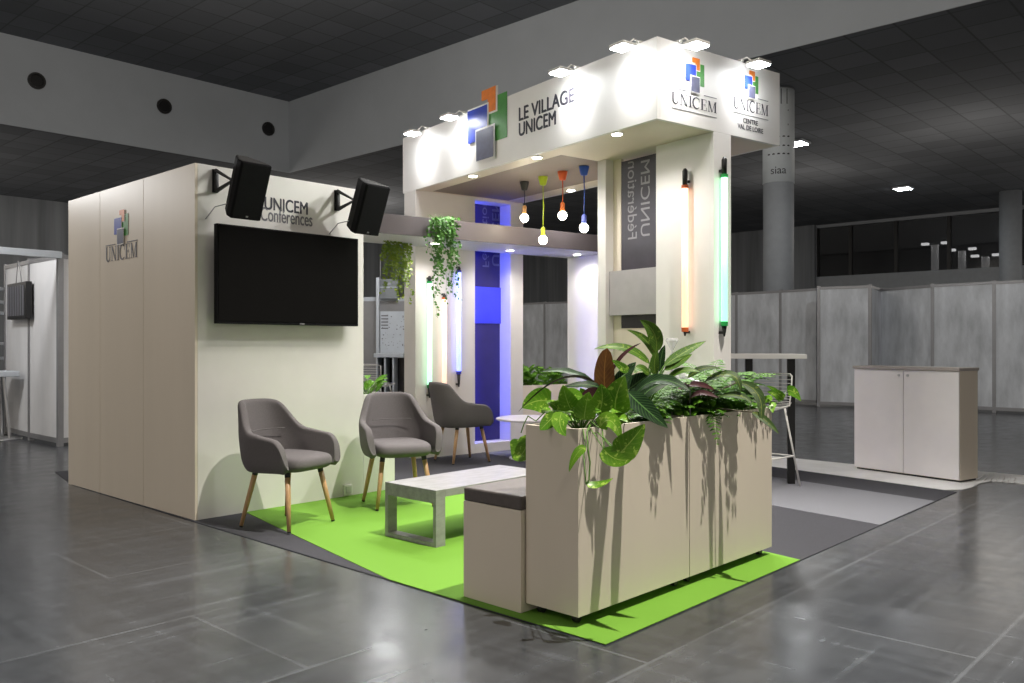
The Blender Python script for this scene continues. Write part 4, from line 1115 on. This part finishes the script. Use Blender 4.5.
# small-leaved ivies hanging from the canopy
def ivy(top,span,n,lmin,lmax,seed,label,mat_,face_dir,depth=.12,name='hanging_ivy',mound=.05,ls=.034):
    r=random.Random(seed); fo=MB(); stm=MB()
    for i in range(n):
        s=(i+.5)/n-.5+r.uniform(-.03,.03)
        b=top+span*s+face_dir*r.uniform(-.01,depth)
        # lengths bulge to one side, a few long tails
        l=r.uniform(lmin,lmax)*(1 if r.random()<.55 else .55)
        m=max(4,int(l/.028)); pts=[b+Vector((0,0,mound*r.random())) - face_dir*.03]
        dx,dy=r.uniform(-.05,.05),0
        for k in range(m+1):
            q=k/m; pts.append(b+face_dir*.02+span.normalized()*(dx*q+.012*math.sin(k*.9+i))+face_dir*(.02*math.sin(k*.7+i*2))-Vector((0,0,l*q)))
        stm.tube(pts,.0014,4)
        for k in range(1,len(pts)):
            for rep in range(2 if k<len(pts)*.6 else 1):
                a=r.uniform(0,6.28); l2=ls*r.uniform(.7,1.25); p=pts[k]
                d=(span.normalized()*math.cos(a)+face_dir*(.4+.5*math.sin(a))+Vector((0,0,-.5+r.uniform(-.4,.5)))).normalized()
                nn=(face_dir+Vector((r.uniform(-.6,.6),r.uniform(-.6,.6),r.uniform(-.1,.8)))).normalized()
                q0=p+d*.008
                fo.leaf(q0,q0+d*l2*.5,q0+d*l2,l2*.85,nn,0,None,prof='heart',n=4,fold=.15)
    return plant(name,label,'plant',top,fo,[mat_],stm,group='ivies hanging from the canopy')
def onT(axis,val,x,y): h=hit(T,axis,val,x,y); return W(T,h.x,h.y,h.z)
a=onT('v',vc-.03,428,214); b=onT('v',vc-.03,454,214)
top=(a+b)/2; top.z=ZC1+.005
ivy(top,(b-a),20,.35,.95,3,'dark green ivy hanging over the front of the canopy',M['livy'],-T[2],.05,mound=.05)
ua=hit(T,'v',VI-.2,382,250); ub_=hit(T,'v',VI-.2,410,250)
a=W(T,ua.x,VI-.16); b=W(T,ub_.x,VI-.16); top=(a+b)/2; top.z=ZC0-.004
ivy(top,(b-a),20,.30,.78,8,'yellow-green ivy hanging under the canopy left of the tower',M['livy2'],-T[2],.10,mound=0)

# shrubs in the window sill and in the low planting box
def shrub(root,span,n,seed,label,h=.14,ll=.07,sp=(0,0,1)):
    r=random.Random(seed); fo=MB(); stm=MB()
    for i in range(n):
        s=r.uniform(-.5,.5); b=root+span*s; a=r.uniform(0,6.28)
        e=b+Vector((math.cos(a)*.06,math.sin(a)*.05,h*r.uniform(.3,1)))
        stm.tube([b,e],.0018,4)
        for k in range(4):
            a2=r.uniform(0,6.28); l=ll*r.uniform(.6,1.1); d=Vector((math.cos(a2),math.sin(a2),r.uniform(-.3,.9))).normalized()
            fo.leaf(e,e+d*l*.5+Vector((0,0,.01)),e+d*l,l*.4,(0,-.6,.8),0,None,prof='lance',n=4,fold=.2)
    return plant('sill_plant',label,'plant',root,fo,[M['lshrub']],stm)
sp=W(T,ug,0)-W(T,uwe,0)
shrub(W(T,(uwe+ug)/2-.2,VI+.12,sill-.09),sp*.42,46,5,'low spiky green plant at the left of the window sill',h=.30,ll=.12)
shrub(W(T,(uwe+ug)/2+.2,VI+.12,sill-.09),sp*.36,46,6,'low bushy green plant at the right of the window sill',h=.24,ll=.10)
r0=W(B,LB+.15,.15,.765); fo=MB(); stm=MB(); r=random.Random(9)
for i in range(30):
    a=r.uniform(0,6.28); l=r.uniform(.07,.12); e=r0+Vector((math.cos(a)*.08,math.sin(a)*.07,r.uniform(.03,.15)))
    stm.tube([r0,e],.003,5); d=Vector((math.cos(a),math.sin(a),r.uniform(.1,1.2))).normalized()
    fo.leaf(e,e+d*l*.5+Vector((0,0,.02)),e+d*l,l*.45,(0,-.5,.85),0,None,prof='ovate',n=6,fold=.2)
plant('box_plant','bright green leafy plant in the low box beside the booth','plant',r0,fo,[M['lshrub']],stm)

# ------------------------------------------------------------------ light of the hall
w=bpy.data.worlds.new('hall_light'); bpy.context.scene.world=w; w.use_nodes=True
w.node_tree.nodes['Background'].inputs[0].default_value=(1,.91,.80,1); w.node_tree.nodes['Background'].inputs[1].default_value=.68
# hall lamp in the raised ceiling, then unseen points added as fill
light('SPOT',(2.5,2.9,HIGH-.1),5600,(1,.94,.84),.05,(1.0,4.2,0),50,.8)
for p,q,e in ((5,3,420),(-5,9,420),(-4,-6,380),(8,13,420),(-10,16,420)):
    l=W(H,p,q,7.6); light('POINT',l,e*.75,(1,.92,.82),.5)  # out-of-view points added to lift the bulkheads and ceiling
for p,q,e in ((24,6,170),(27,12,150),(20,28,640),(3,30,640),(33,2,160),(-14,30,520)):
    l=W(H,p,q,4.4); light('POINT',l,e*.75,(1,.92,.82),1.6)  # fill points added below the low ceiling to brighten the far hall
l=W(H,PW+1.6,-2,6.0); light('POINT',l,260,(1,1,1),.3)  # point added behind the window panes to lift their upper band
l=W(H,-4.5,6.5,5.5); light('POINT',l,260,(1,.90,.78),.3)  # added warm point, brightens the booth's left face and the planter ends
# unseen lamps added to brighten the partitions and the map board
light('POINT',(-6.2,8.6,3.2),190,(1,1,1),.2)
light('POINT',(-1.6,11.3,3.0),60,(1,1,1),.2)
light('SPOT',(6.5,11.0,6.6),500,(1,1,1),.3,(6.5,16,1.0),90,.8)
sc=bpy.context.scene
c=bpy.data.cameras.new('camera'); co=bpy.data.objects.new('camera',c); C.objects.link(co)
co.location=(0,0,CH); co.rotation_euler=(R(90),0,0); c.sensor_width=36; c.lens=F0/1024*36; c.shift_y=(HZ-341.5)/1024
c.clip_end=200; sc.camera=co
sc.view_settings.view_transform='Standard'; sc.view_settings.look='None'; sc.view_settings.gamma=1; sc.view_settings.exposure=0.0
try: sc.view_settings.use_curve_mapping=False
except Exception: pass
